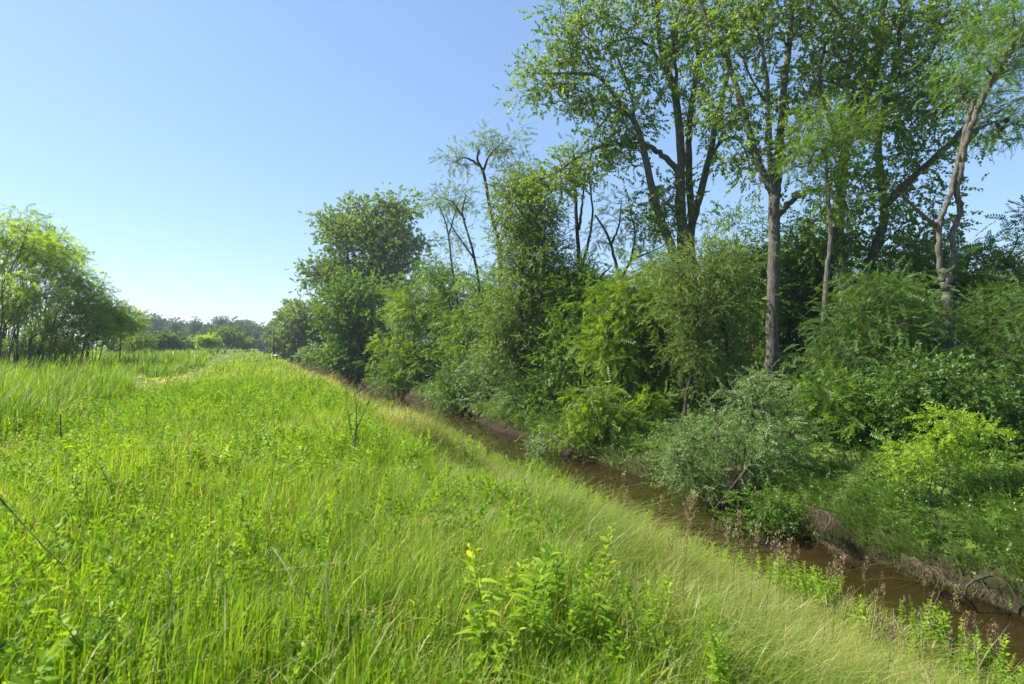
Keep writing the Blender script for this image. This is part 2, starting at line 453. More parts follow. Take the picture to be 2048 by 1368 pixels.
def build_grass():
    rng = np.random.default_rng(11)
    mead, slope, reed, bank = MB(), MB(), MB(), MB()
    for r0, r1, n, wf in BINS:
        x, y, tid, oa, th, tc = tufts(rng, r0, r1, n)
        s, t = st(x, y); z = ground_z(x, y)
        wind = .25 + 1.3 * noise2(x, y, .5, 71)
        ox = np.cos(oa) + 1.0 * np.cos(wind); oy = np.sin(oa) + 1.0 * np.sin(wind); odir = np.arctan2(oy, ox)
        pos = np.stack([x, y, z - .02], 1)
        segs = 4 if r1 <= 7 else 3 if r1 <= 28 else 2
        nb = noise2(x, y, .35, 3); nf = noise2(x, y, 1.6, 4); U = rng.uniform(0, 1, n)
        # the meadow on top
        track = np.exp(-((s + 4.0 + .35 * np.sin(t * .3)) / .95) ** 2) * (t > 4)
        bd = 2.2 + .6 * nf + .45 * th
        keep = (s < bd) & ~(reed_mask(x, y, s, t)) & (U > .42 * track)
        k = np.where(keep)[0]
        strawpatch = np.exp(-(((t - 31) / 4) ** 2 + ((s + 5.6) / 2.2) ** 2))[k]
        h = (.34 + .10 * nb[k] + .06 * nf[k]) * np.clip(1 + .17 * th[k], .5, 1.5) * rng.uniform(.62, 1.15, len(k)) * (1 - .5 * track[k]) * (1 - .6 * strawpatch)
        lushn = np.clip((4.2 - np.hypot(x, y)[k]) / 1.5, 0, 1) * np.clip((.9 - s[k]) / 1.2, 0, 1)
        h = h * (1 + .5 * lushn)
        h = h * np.clip(.72 + .28 * (r1 - 1.5) / 4, .72, 1.1)
        dry = .06 + .05 * nb[k] + .30 * track[k] + .75 * strawpatch + .10 * np.exp(-((s[k] - 2.6) / .9) ** 2)
        rr = np.clip(.46 + .18 * nb[k] + .12 * nf[k] + .13 * tc[k] + rng.normal(0, .11, len(k)), 0, .80)
        np_ = noise2(x, y, 1.1, 91)[k]; rr = np.clip(rr + .13 * np_, 0, .8); h = h * (1 + .2 * np_)
        dry = dry + .25 * np.clip(3 * (noise2(x, y, .75, 95)[k] - .38), 0, 1) + .07 + .16 * np.clip(noise2(x, y, .9, 92)[k], 0, 1)
        isdry = rng.uniform(0, 1, len(k)) < dry
        rr = np.where(isdry, rng.uniform(.84, 1, len(k)), rr)
        h = np.where(isdry, h * rng.uniform(.7, 1.25, len(k)), h)
        flat = np.clip(3 * (noise2(x, y, .75, 95)[k] - .38), 0, 1)
        h = h * (1 - .25 * flat)
        ld = odir[k] + rng.normal(0, .5, len(k))
        blades(mead, pos[k], h, rng.uniform(.0045, .0105, len(k)) * wf * (1 + .35 * (s[k] < .5) + .5 * lushn), ld, rng.gamma(1.6, .22, len(k)) * (1 - .4 * lushn) + isdry * rng.uniform(0, 1.1, len(k)) + .9 * flat * rng.uniform(0, 1, len(k)), rr, segs, rng)
        # long fine grass on the slope and the bench by the water
        keep = (s >= bd) & (near_s(s, t) < 6.95 + .25 * nf) & (U < 1.25 - .85 * np.clip((near_s(s, t) - 5.3) / .6, 0, 1))
        tus = noise2(x, y, 1.5, 61)
        k = np.where(keep)[0]
        bench = np.clip((s[k] - 4.3) / .8, 0, 1)
        h = (.52 - .12 * bench - .14 * np.clip((near_s(s, t)[k] - 5.1) / .5, 0, 1) + .09 * nb[k]) * np.clip(1 + .26 * th[k] + .45 * tus[k], .3, 1.9) * rng.uniform(.65, 1.2, len(k))
        edge = np.exp(-((s[k] - 4.7) / .55) ** 2)
        dry = .10 + .20 * edge + .08 * bench + .1 * nf[k] + .5 * np.exp(-((s[k] - 2.6) / .6) ** 2) * (t[k] > 12)
        lush = np.exp(-((s[k] - 6.6) / .6) ** 2)
        rr = np.clip(.42 + .1 * lush + .13 * nb[k] + .16 * tc[k] - .14 * tus[k] + rng.normal(0, .12, len(k)), 0, .76)
        rr = np.where(rng.uniform(0, 1, len(k)) < dry * (1 - .8 * lush), rng.uniform(.78, 1, len(k)), rr)
        ld = np.where(rng.uniform(0, 1, len(k)) < .6, -TH + rng.normal(0, .7, len(k)), odir[k])
        blades(slope, pos[k], h, rng.uniform(.0035, .008, len(k)) * wf * (1 + .5 * lush), ld, rng.gamma(3, .28, len(k)), rr, segs, rng)
        # reeds on the left
        keep = reed_mask(x, y, s, t) & (U < .75)
        k = np.where(keep)[0]
        h = (.90 + .16 * nb[k]) * np.clip(1 + .25 * th[k], .45, 1.5) * rng.uniform(.6, 1.15, len(k))
        rr = np.clip(.5 + .16 * nb[k] + .22 * tc[k] + rng.normal(0, .12, len(k)), 0, .86)
        rr = np.where(rng.uniform(0, 1, len(k)) < .05, 1., rr)
        ld = odir[k] + rng.normal(0, .4, len(k))
        blades(reed, pos[k], h, rng.uniform(.014, .024, len(k)) * max(1, wf * .5), ld, rng.gamma(2.4, .17, len(k)), rr, max(segs, 3), rng)
    # far bank: drooping tussocks over the water
    for r0, r1, n, wf in [(8, 14, 90000, 1.4), (14, 28, 130000, 2.4), (28, 60, 50000, 4.5)]:
        x, y, tid, oa, th, tc = tufts(rng, r0, r1, n, 14, 60); s, t = st(x, y); z = ground_z(x, y)
        nf = noise2(x, y, 1.5, 7); nb = noise2(x, y, .5, 8)
        keep = (s > 9.82) & (s < 13.2 + 1.5 * nb) & (nf > -.3 - 1.5 * (s < 11.2))
        k = np.where(keep)[0]
        edge = (s[k] < 10.9)
        h = (.40 + .12 * edge + .10 * nf[k]) * np.clip(1 + .35 * th[k], .35, 1.8) * rng.uniform(.6, 1.3, len(k))
        rr = np.clip(.5 + .2 * nf[k] + .2 * tc[k] + rng.normal(0, .12, len(k)), 0, .84)
        rr = np.where(rng.uniform(0, 1, len(k)) < .05 + .05 * edge, rng.uniform(.9, 1, len(k)), rr)
        ld = PI - TH + rng.normal(0, .7, len(k))
        blades(bank, np.stack([x, y, z - .02], 1)[k], h, rng.uniform(.006, .011, len(k)) * wf, ld, rng.gamma(3, .26, len(k)) + .25 * edge, rr, 3, rng)
    tag(mead.obj('meadow_grass', M['grass']), 'tall sunlit green meadow grass on the flat field', 'grass', kind='stuff')
    tag(slope.obj('slope_grass', M['slope']), 'long fine leaning grass with dry stems on the slope down to the creek', 'grass', kind='stuff')
    tag(reed.obj('reed_bed', M['reed']), 'broad bladed dark green reeds along the left of the track', 'reeds', kind='stuff')
    tag(bank.obj('bank_grass', M['bankgrass']), 'drooping grass tussocks on the shaded far bank of the creek', 'grass', kind='stuff')


build_grass()


# ------------------------------------------------------------------ weeds and undergrowth
def weed_template(seed, nl=46, ll=.15, lw=.24):
    r = np.random.default_rng(seed); parts = []
    bx, by = r.normal(0, .14, 2)
    ax = lambda u: np.array([bx * u * u, by * u * u, u])
    for k in range(nl):
        u = .22 + .78 * (k + .5) / nl
        az = k * 2.4 + r.normal(0, .3)
        l = ll * (1.05 - .62 * max(0, u - .55) / .45) * r.uniform(.75, 1.2)
        up = .35 + 1.3 * max(0, u - .45)
        d = np.array([math.cos(az), math.sin(az), up])
        nv = np.array([-math.cos(az) * .6 + r.normal(0, .5), -math.sin(az) * .6 + r.normal(0, .5), 1.])
        V, T = leaf_hex(l, lw * l, .12, r.uniform(.1, .6))
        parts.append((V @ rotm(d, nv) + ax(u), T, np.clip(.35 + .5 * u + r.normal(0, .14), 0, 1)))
    leaves = compose(parts)
    mb = MB(); tube(mb, [ax(u) for u in np.linspace(0, .98, 6)], np.linspace(.012, .004, 6), 4)
    stem = (np.concatenate(mb.v).astype(float), np.concatenate(mb.f), np.full(mb.n, .2))
    return leaves, stem


WEEDS = [weed_template(100 + i, *q) for i, q in enumerate([(46, .15, .22), (30, .22, .17), (22, .20, .30), (60, .10, .26), (36, .19, .20), (28, .15, .32)])]


def yaw_dirs(rng, n):
    a = rng.uniform(0, 2 * PI, n)
    return np.stack([np.cos(a), np.sin(a), np.zeros(n)], 1)


def build_undergrowth():
    rng = np.random.default_rng(5)
    mb = MB()
    tl = [compose([(a[0], a[1], .5), (b[0], b[1], .1)])[:2] + (np.concatenate([a[2], b[2]]),) for a, b in WEEDS]
    x, y = sector(rng, 2.0, 18, 11000, 52); s, t = st(x, y)
    n = noise2(x, y, .7, 31)
    k = np.where((s < 2.3) & (s > -4.5) & ((x < 0) | (np.hypot(x, y) > 2.8)) & (n > .05 + .45 * (np.hypot(x, y) < 3.2) * (x < -.2)) & (rng.uniform(0, 1, len(x)) < 1.1 - .04 * np.hypot(x, y)))[0]
    z = ground_z(x, y)
    up = np.stack([rng.normal(.05, .24, len(k)), rng.normal(0, .24, len(k)), np.ones(len(k))], 1)
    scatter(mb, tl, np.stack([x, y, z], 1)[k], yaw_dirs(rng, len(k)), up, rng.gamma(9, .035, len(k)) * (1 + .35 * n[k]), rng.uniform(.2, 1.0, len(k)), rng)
    x, y = sector(rng, 1.8, 24, 42000, 52); s, t = st(x, y)
    n = noise2(x, y, 1.0, 33)
    k = np.where((s < 1.9 + .8 * n) & (s > -12) & (n > -.2) & ~reed_mask(x, y, s, t))[0]
    p = np.stack([x, y, ground_z(x, y)], 1)[k]; p[:, 2] += rng.uniform(.02, .24, len(k)) * (1 + .6 * n[k])
    d = rng.normal(0, .55, (len(k), 3)) + [0, 0, .8]
    for q, (kind, sz) in enumerate((('lance', .17), ('small', .20), ('ovate', .15))):
        m = np.arange(len(k)) % 3 == q
        scatter(mb, TM[kind], p[m], d[m], rng.normal(0, 1, (m.sum(), 3)), sz * rng.uniform(.7, 1.3, m.sum()) * (1 + .02 * np.hypot(p[m, 0], p[m, 1])), np.clip(.3 + .3 * n[k][m] + rng.normal(0, .2, m.sum()), 0, 1), rng)
    sm = MB(); r = np.random.default_rng(66); seedt = []
    for q in range(4):
        parts = [(np.array([[-.003, 0, 0], [.003, 0, 0], [.04 * q - .06, .02, .9]]), np.array([[0, 1, 2]]), .9)]
        for w_ in range(26):
            u = r.uniform(.78, 1.04); V, T = leaf_quad(r.uniform(.03, .055), .006)
            c = np.array([(.04 * q - .06) * u * 1.1, .02 * u, u]) + r.normal(0, .016, 3)
            parts.append((V @ rotm(r.normal(0, .4, 3) + [0, 0, 1], r.normal(0, 1, 3)) + c, T, r.uniform(0, 1)))
        seedt.append(compose(parts))
    x, y = sector(rng, 2.5, 45, 42000, 52); s, t = st(x, y); U = rng.uniform(0, 1, len(x)); dist = np.hypot(x, y)
    pr = .30 * np.exp(-((s - 2.5) / .8) ** 2) * (t > 9) + .10 * ((s > 2) & (s < 7.2)) + .02 * (s < 2) * (s > -4) + .25 * np.exp(-((s - 7.0) / .5) ** 2) * (t < 12)
    k = np.where((U < pr * np.clip(.2 + dist / 18, .2, 1)) & (s < 7.5))[0]
    up = np.stack([rng.normal(.12, .15, len(k)), rng.normal(0, .15, len(k)), np.ones(len(k))], 1)
    scatter(sm, seedt, np.stack([x, y, ground_z(x, y)], 1)[k], yaw_dirs(rng, len(k)), up, rng.uniform(.5, .82, len(k)), rng.uniform(0, 1, len(k)), rng)
    tag(sm.obj('grass_seed_heads', M['seed']), 'haze of fine reddish tan seed heads along the grassy crest and slope', 'grass', kind='stuff')
    # leafy herbs on the bench by the water
    x, y = sector(rng, 6, 34, 30000, 48); s, t = st(x, y); z = ground_z(x, y)
    s = near_s(s, t)
    k = np.where((s > 5.3) & (s < 6.95) & (noise2(x, y, .9, 41) > -.3) & (rng.uniform(0, 1, len(x)) < np.clip((s - 5.2) / .8, .1, 1)))[0]
    up = np.stack([rng.normal(.1, .2, len(k)), rng.normal(0, .2, len(k)), np.ones(len(k))], 1)
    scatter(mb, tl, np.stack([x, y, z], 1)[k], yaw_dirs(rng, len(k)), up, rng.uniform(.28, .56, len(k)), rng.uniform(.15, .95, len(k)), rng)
    tag(mb.obj('meadow_weeds', M['weed']), 'lime green leafy weeds mixed through the meadow grass', 'weeds', kind='stuff')
    # low leafy cover on the far bank and the wood floor
    mb = MB()
    for r0, r1, n, sc_ in [(9, 16, 16000, .30), (16, 30, 24000, .42), (30, 70, 14000, .8), (70, 160, 7000, 1.6)]:
        x, y = sector(rng, r0, r1, n, 60); s, t = st(x, y); z = ground_z(x, y)
        nn = noise2(x, y, .8, 51)
        k = np.where((s > 10.3) & (s < 30) & (nn > -.55) & ((s > 12) | (nn > -.1)))[0]
        hh = rng.uniform(.02, .42, len(k)) * np.clip((s[k] - 10.9) / 3, .2, 1.6) * (1 + .5 * nn[k])
        p = np.stack([x, y, z], 1)[k]; p[:, 2] += hh
        d = rng.normal(0, 1, (len(k), 3)); d[:, 2] = np.abs(d[:, 2]) * .4
        scatter(mb, TM['ovate'], p, d, np.tile([0, 0, 1.], (len(k), 1)) + rng.normal(0, .4, (len(k), 3)), sc_ * rng.uniform(.7, 1.3, len(k)), rng.uniform(0, 1, len(k)), rng)
    for r0, r1, n, sc_ in [(9, 16, 5000, .24), (16, 30, 9000, .36), (30, 70, 9000, .7)]:
        x, y = sector(rng, r0, r1, n, 60); s, t = st(x, y); z = ground_z(x, y)
        nn = noise2(x, y, .9, 57)
        k = np.where((s > 9.82) & (s < 11.3) & (nn > -.45 + .4 * (y < 14)))[0]
        p = np.stack([x, y, z], 1)[k]; p[:, 2] += rng.uniform(.05, .55, len(k))
        p[:, :2] -= np.array([CT, SN]) * rng.uniform(0, .45, len(k))[:, None]
        p[:, 2] = np.maximum(p[:, 2], WATER + .12)
        d = rng.normal(0, .7, (len(k), 3)) + [-CT * .7, -SN * .7, -.1]
        scatter(mb, TM['ovate'] + TM['small'], p, d, np.tile([0, 0, 1.], (len(k), 1)) + rng.normal(0, .4, (len(k), 3)), sc_ * rng.uniform(.7, 1.3, len(k)), rng.uniform(.1, 1, len(k)), rng)
    tag(mb.obj('undergrowth', M['green']), 'low leafy green ground cover under the trees on the far bank', 'undergrowth', kind='stuff')
    # specks of white flowers in it
    mb = MB()
    x, y = sector(rng, 10, 22, 2500, 45); s, t = st(x, y); z = ground_z(x, y)
    k = np.where((s > 10.6) & (s < 14.5) & (x / y > .35))[0][:130]
    p = np.stack([x, y, z], 1)[k]; p[:, 2] += rng.uniform(.3, .5, len(k))
    fl = [compose([(leaf_quad(1, .5, .05, .1)[0] @ rotm([math.cos(a), math.sin(a), .2], [0, 0, 1]), leaf_quad(1, .5)[1], .5) for a in np.arange(5) * 2 * PI / 5])]
    scatter(mb, fl, p, yaw_dirs(rng, len(k)), rng.normal(0, .4, (len(k), 3)) + [-.4, -.4, 1], .013, .6, rng)
    tag(mb.obj('white_flowers', M['white']), 'scattered specks of tiny white flowers on the far bank', 'flowers', kind='stuff')


build_undergrowth()


# ------------------------------------------------------------------ trees
def grow(limbs, lobes, rng, mb_w, mb_l, leaf, wood_sides=8, rtip=.010, skip=.25, twigs=.5, rnd_shift=0., droop=.25, fine=5, upbias=.35, dens=1.):
    """Limb polylines plus branches that reach for leaf clumps spread through the crown's lobes."""
    nodes, nrad, nbr = [], [], []
    for pts, r0, r1 in limbs:
        c = catmull(pts, 7)
        amp = .35 * np.linspace(r0, r1, len(c))[:, None]
        c[1:-1] += (rng.normal(0, 1, c.shape) * amp * (.6 if r0 < .15 else .22))[1:-1]
        u = np.linspace(0, 1, len(c))
        rad = r0 + (r1 - r0) * u ** .8
        tube(mb_w, c, rad, wood_sides if r0 > .05 else 6, rng.uniform(.3, .7))
        lo = int(len(c) * skip) if r0 == limbs[0][1] else 1
        for i in range(lo, len(c)):
            nodes.append(c[i]); nrad.append(rad[i]); nbr.append(-1)
    nodes = np.array(nodes); nrad = np.array(nrad); nbr = np.array(nbr)
    C, Lc, Rc, Kc = [], [], [], []
    for ctr, rad, n, cr, per in lobes:
        d = unit(rng.normal(0, 1, (n, 3))); u = rng.uniform(0, 1, (n, 1)) ** (1 / 2.2)
        u = np.where(rng.uniform(0, 1, (n, 1)) < .16, rng.uniform(1., 1.24, (n, 1)), u)
        C.append(ctr + d * u * rad); Lc.append(np.tile(ctr, (n, 1))); Rc += [cr] * n; Kc += [per] * n
    C = np.vstack(C); Lc = np.vstack(Lc); Rc = np.array(Rc); Kc = np.array(Kc)
    keep = C[:, 2] > ground_z(C[:, 0], C[:, 1]) + .15
    C, Lc, Rc, Kc = C[keep], Lc[keep], Rc[keep], Kc[keep]
    d0 = np.array([np.min(np.linalg.norm(nodes - c, axis=1)) for c in C])
    order = np.argsort(d0)
    paths, parent = [], []
    for ci in order:
        c = C[ci]
        dv = nodes - c; d = np.linalg.norm(dv, axis=1)
        cost = d + 1.3 * np.maximum(0, dv[:, 2] + .15 * d)
        j = int(np.argmin(cost)); p = nodes[j]; dist = d[j]
        if dist < .05:
            dist = .05
        mid = p * .5 + c * .5 + rng.normal(0, .09, 3) * dist + np.array([0, 0, .10 * dist])
        u = np.linspace(0, 1, 6)[:, None]
        q = (1 - u) ** 2 * p + 2 * u * (1 - u) * mid + u * u * c
        q[1:-1] += rng.normal(0, .025, (4, 3)) * dist
        bi = len(paths); paths.append((q, nrad[j])); parent.append(nbr[j])
        nodes = np.vstack([nodes, q[1:]]); nrad = np.concatenate([nrad, np.full(5, 1.)]); nbr = np.concatenate([nbr, np.full(5, bi)])
    w = np.ones(len(paths))
    for i in range(len(paths) - 1, -1, -1):
        if parent[i] >= 0:
            w[parent[i]] += w[i]
    for i, (q, lr) in enumerate(paths):
        r0 = min(rtip * w[i] ** .5 * 1.1, lr * .85)
        tube(mb_w, q, np.linspace(r0, min(r0, rtip * .6), 6), fine if r0 > .02 else 3, rng.uniform(.3, .7), cap=False)
    # leaf sprays
    per = np.maximum(1, rng.poisson(Kc * dens)); idx = np.repeat(np.arange(len(C)), per)
    g = rng.normal(0, .52, (len(idx), 3)) * Rc[idx, None] * [1, 1, .62]
    pos = C[idx] + g
    outv = unit(C - Lc)[idx]
    dirs = unit(g) * .8 + outv * .45 + rng.normal(0, .45, g.shape) + [0, 0, -droop]
    nrm = np.tile([0, 0, 1.], (len(idx), 1)) * upbias + rng.normal(0, .5, g.shape)
    kind, size = leaf
    cl = (rng.uniform(-.27, .27, len(C)) + rnd_shift)[idx]
    scatter(mb_l, TM[kind], pos, dirs, nrm, size * rng.uniform(.7, 1.3, len(idx)), np.clip(.5 + cl + rng.normal(0, .12, len(idx)), 0, 1), rng)
    if twigs > 0:
        m = np.where(rng.uniform(0, 1, len(idx)) < twigs)[0]
        a = C[idx[m]]; b = pos[m]
        side = unit(np.cross(b - a, rng.normal(0, 1, a.shape))) * rtip * .35
        V = np.stack([a - side, a + side, b], 1)
        mb_w.add(V.reshape(-1, 3), np.arange(len(m) * 3).reshape(-1, 3), .5)


def tree(name, label, cat, base, limbs, lobes, leaf, lmat, bmat='bark', group=None, parts=('trunk', 'crown'), seed=None, **kw):
    rng = rng_for(seed or label)
    base = np.asarray(base, float)
    root = thing(name, base, label, cat, group)
    w, l = MB(), MB()
    grow(limbs, lobes, rng, w, l, leaf, **kw)
    w.obj(parts[0], M[bmat], root, base, smooth=True)
    l.obj(parts[1], M[lmat], root, base)
    return root


def PL(D, *xy):
    """A limb through picture points, D one depth or one per point."""
    Ds = D if isinstance(D, (list, tuple)) else [D] * len(xy)
    return [P(x, y, d) for (x, y), d in zip(xy, Ds)]


def LB(x, y, D, rx, ry, rz, n, cr=.55, per=9):
    return (P(x, y, D), np.array([rx / F * D, rz, ry / F * D]), n, cr, per)


def rooted(px, D, *rest):
    """A limb that starts in the ground under column px."""
    b = gpt(px, D); b[2] -= .1
    return [b] + list(rest)


exec_trees = True


def build_trees():
    TP = 'tall trees on the far bank'
    # ---- the big cottonwood
    D = 20.5
    base = gpt(1543, D)
    limbs = [
        (rooted(1543, D, *PL(D, (1545, 640), (1548, 500), (1548, 385))), .235, .185),
        (PL(D, (1548, 390), (1525, 345), (1500, 275), (1478, 190), (1450, 110), (1420, 50), (1395, -10), (1370, -90)), .15, .05),
        (PL([D, D + .2, D + .5, D + .8, D + .8, D + 1], (1550, 390), (1558, 320), (1566, 200), (1578, 90), (1585, 10), (1592, -110)), .18, .06),
        (PL([D, D - .3, D - .5, D - .8, D - 1, D - 1], (1546, 400), (1540, 300), (1536, 200), (1530, 130), (1515, 60), (1490, 10)), .12, .04),
        (PL([D, D + .5, D + 1, D + 1.5], (1575, 90), (1600, 45), (1625, 0), (1645, -60)), .09, .04),
        (PL([D, D + .6, D + 1, D + 1.4, D + 1.8], (1552, 440), (1580, 405), (1615, 385), (1650, 375), (1690, 340)), .13, .05),
        (PL([D, D - .5, D - .7, D - .9], (1560, 230), (1600, 215), (1635, 150), (1668, 108)), .10, .04),
        (PL(D, (1538, 215), (1510, 170), (1490, 130)), .05, .03),
    ]
    lobes = [LB(1450, 60, D, 85, 90, 2.2, 85), LB(1570, 30, D, 95, 80, 2.2, 85), LB(1470, 200, D, 60, 70, 1.4, 38), LB(1620, 150, D, 70, 70, 1.6, 45),
             LB(1590, 270, D, 70, 70, 1.4, 30), LB(1500, 320, D, 45, 60, 1.2, 20), LB(1520, -60, D, 200, 80, 2.5, 90), LB(1655, 370, D, 55, 60, 1.4, 24)]
    tree('cottonwood_tree', 'tall cottonwood with one thick furrowed trunk forking into three high limbs', 'tree', base, limbs, lobes, ('cotton', .38), 'cotton', 'bark', TP, wood_sides=12, skip=.85, dens=.75)
    # ---- the multi-stemmed one to its left
    D = 24
    base = gpt(1385, D)
    limbs = [
        (rooted(1368, D, *PL(D, (1366, 600), (1366, 500), (1362, 420), (1358, 330))), .29, .19),
        (PL(D, (1360, 420), (1362, 310), (1352, 200), (1335, 140), (1320, 90), (1312, 0), (1308, -80)), .21, .07),
        (rooted(1395, D + .4, *PL(D + .4, (1385, 560), (1382, 470), (1400, 390), (1420, 310), (1432, 240), (1447, 190), (1462, 120))), .24, .07),
        (PL(D + .4, (1385, 450), (1378, 350), (1380, 240), (1392, 150), (1396, 90), (1380, 20), (1372, -60)), .17, .06),
        (rooted(1365, D - .6, *PL(D - .6, (1352, 540), (1325, 450), (1305, 380), (1290, 310), (1272, 250), (1240, 205), (1200, 155), (1160, 147), (1085, 147))), .22, .05),
        (PL(D, (1358, 345), (1325, 310), (1290, 290), (1240, 287), (1190, 297), (1150, 318), (1120, 340), (1082, 358)), .14, .035),
        (PL(D, (1338, 150), (1300, 95), (1265, 75), (1230, 85), (1195, 105)), .08, .03),
        (PL(D, (1350, 215), (1352, 150), (1347, 80), (1358, 20)), .09, .04),
        (PL(D, (1270, 250), (1262, 190), (1245, 140), (1228, 100)), .06, .03),
        (PL(D + .4, (1425, 310), (1445, 280), (1470, 275), (1490, 300), (1500, 340)), .07, .03),
        (PL(D - .6, (1205, 160), (1180, 130), (1165, 95)), .05, .02),
    ]
    lobes = [LB(1090, 165, D, 75, 45, 1.6, 42), LB(1180, 70, D, 85, 70, 1.8, 75), LB(1180, 190, D, 70, 45, 1.5, 36), LB(1250, 240, D, 65, 55, 1.5, 42), LB(1300, 60, D, 80, 70, 1.8, 65),
             LB(1190, 320, D, 80, 34, 1.4, 36), LB(1115, 360, D, 55, 38, 1.2, 30), LB(1400, 60, D, 70, 80, 1.8, 60), LB(1410, 220, D, 60, 60, 1.5, 36), LB(1290, 170, D, 60, 45, 1.4, 28),
             LB(1240, -30, D, 150, 60, 2.2, 60), LB(1350, 400, D, 60, 60, 1.4, 30), LB(1460, 300, D, 45, 55, 1.3, 22), LB(1240, 285, D, 40, 30, 1.2, 18), LB(1290, 440, D, 45, 50, 1.2, 26), LB(1130, 100, D, 40, 50, 1.2, 16)]
    tree('cottonwood_tree', 'many stemmed cottonwood whose long bare limb arches out to the left', 'tree', base, limbs, lobes, ('cotton', .40), 'cotton', 'bark', TP, wood_sides=10, skip=.7, dens=.85)
    # ---- V shaped cottonwood
    D = 21
    base = gpt(1712, D)
    limbs = [
        (rooted(1702, D, *PL(D, (1692, 600), (1678, 500), (1680, 410), (1692, 300), (1735, 190), (1755, 110), (1768, 0), (1775, -90))), .24, .10),
        (rooted(1716, D, *PL(D, (1722, 590), (1742, 520), (1768, 440), (1762, 360), (1758, 260), (1790, 130), (1805, 20))), .22, .07),
        (PL([D, D - .4, D - .8, D - 1.2, D - 1.6, D - 2], (1772, 410), (1820, 360), (1870, 315), (1925, 260), (1965, 200), (2010, 110)), .15, .06),
        (PL([D, D, D - .5, D - .8], (1800, 150), (1850, 120), (1880, 60), (1925, 25)), .13, .05),
        (PL(D, (1760, 100), (1800, 20), (1830, -30)), .10, .05),
        (PL(D, (1690, 300), (1660, 240), (1640, 170), (1650, 90)), .10, .04),
    ]
    lobes = [LB(1700, 200, D, 75, 90, 1.8, 95), LB(1800, 230, D, 90, 90, 1.8, 80), LB(1770, 70, D, 110, 90, 2.2, 120), LB(1690, 60, D, 80, 80, 2, 80), LB(1900, 60, D, 80, 80, 2, 70), LB(1860, 200, D, 70, 70, 1.7, 52),
             LB(1830, 340, D, 60, 60, 1.6, 40), LB(1720, 390, D, 80, 70, 1.6, 60), LB(1640, 470, D, 60, 60, 1.5, 42), LB(1840, 430, D, 60, 45, 1.4, 32), LB(1760, 500, D, 80, 60, 1.5, 50), LB(1800, -60, D, 220, 80, 2.4, 100), LB(1960, 250, D - 1, 50, 60, 1.4, 26)]
    tree('cottonwood_tree', 'cottonwood splitting low into a wide V of two leaning trunks', 'tree', base, limbs, lobes, ('cotton', .40), 'cotton', 'bark', TP, wood_sides=12, skip=.5, dens=.62)
    # ---- twisting locust at the right
    D = 15
    base = gpt(1890, D)
    limbs = [
        (rooted(1892, D, *PL(D, (1894, 640), (1893, 560), (1885, 540))), .14, .115),
        (PL(D, (1886, 560), (1876, 500), (1882, 440), (1900, 390), (1912, 340), (1925, 290), (1935, 240), (1948, 200)), .075, .05),
        (PL(D, (1893, 565), (1907, 510), (1904, 470), (1920, 425), (1914, 385), (1916, 350)), .085, .07),
        (PL([D, D, D - .2, D - .4, D - .4], (1918, 360), (1925, 310), (1945, 250), (1968, 190), (2000, 130)), .10, .06),
        (PL([D - .4, D - .4, D - .4], (1990, 150), (2030, 80), (2070, 10)), .09, .05),
        (PL(D, (1882, 455), (1845, 430), (1810, 395), (1780, 375)), .06, .02),
    ]
    lobes = [LB(1990, 110, D, 80, 70, 1.5, 70, .42, 10), LB(2040, 30, D, 70, 70, 1.5, 55, .42, 10), LB(1930, 150, D, 50, 60, 1.2, 32, .4, 9), LB(2030, 250, D, 50, 40, 1, 26, .35, 8), LB(2100, 150, D, 60, 90, 1.4, 40, .4, 9)]
    tree('locust_tree', 'slender locust with two twisting grey stems crossing against the sky', 'tree', base, limbs, lobes, ('feather', .34), 'green', 'pale_bark', TP, wood_sides=10, skip=.95)
    # ---- feathery yellow-green tree between the cottonwoods
    D = 17.5
    base = gpt(1640, D)
    limbs = [(rooted(1640, D, *PL(D, (1650, 600), (1660, 480), (1655, 380), (1650, 290))), .11, .04)]
    lobes = [LB(1640, 255, D, 60, 38, 1, 40, .42, 9), LB(1670, 300, D, 55, 35, 1, 30, .42, 9), LB(1585, 315, D, 42, 35, .8, 22, .4, 8), LB(1720, 240, D, 50, 40, 1, 26, .4, 8), LB(1665, 400, D, 40, 60, .8, 20, .4, 8)]
    tree('locust_tree', 'feathery yellow green locust foliage hanging between the two biggest trunks', 'tree', base, limbs, lobes, ('feather', .36), 'lime', 'bark', TP, skip=.6)

    # ---- slender sparse trees toward the middle
    def snag(px, D, pts, lobes, label, r=.10, leaf=('pinnate', .36), mat='olive', extra=(), **kw):
        lobes = [(*l[:5], int(l[5] * 1.5), l[6], l[7] + 1) for l in lobes]
        limbs = [(rooted(px, D, *PL(D, *pts)), r, r * .35)] + [(PL(D, *e), r * .55, r * .18) for e in extra]
        return tree('slender_tree', label, 'tree', gpt(px, D), limbs, [LB(*(l[:2]), D, *l[2:]) for l in lobes], leaf, mat, 'dark_bark', TP, skip=.5, rtip=.009, **kw)

    snag(1165, 27, [(1160, 640), (1158, 520), (1152, 420), (1150, 350), (1146, 290)], [(1140, 330, 40, 50, 1, 14, .4, 4), (1175, 300, 40, 40, 1, 9, .4, 4)],
         'thin bare double stemmed tree rising left of the leaning cottonwood stem', .14, extra=[[(1160, 545), (1178, 480), (1185, 420), (1178, 350), (1186, 290)], [(1158, 460), (1165, 400), (1172, 340)], [(1170, 590), (1200, 555), (1225, 530)]])
    snag(955, 38, [(960, 600), (945, 500), (925, 430), (932, 390)], [(895, 400, 50, 30, 1.4, 26, .5, 5), (935, 410, 30, 50, 1.2, 14, .5, 4), (930, 520, 30, 70, 1.2, 16, .5, 4)],
         'thin crooked tree with sparse leaves and a crown tilting left', .13, extra=[[(930, 440), (905, 405), (880, 395)], [(950, 520), (915, 470), (890, 430)]], seed='snag b')
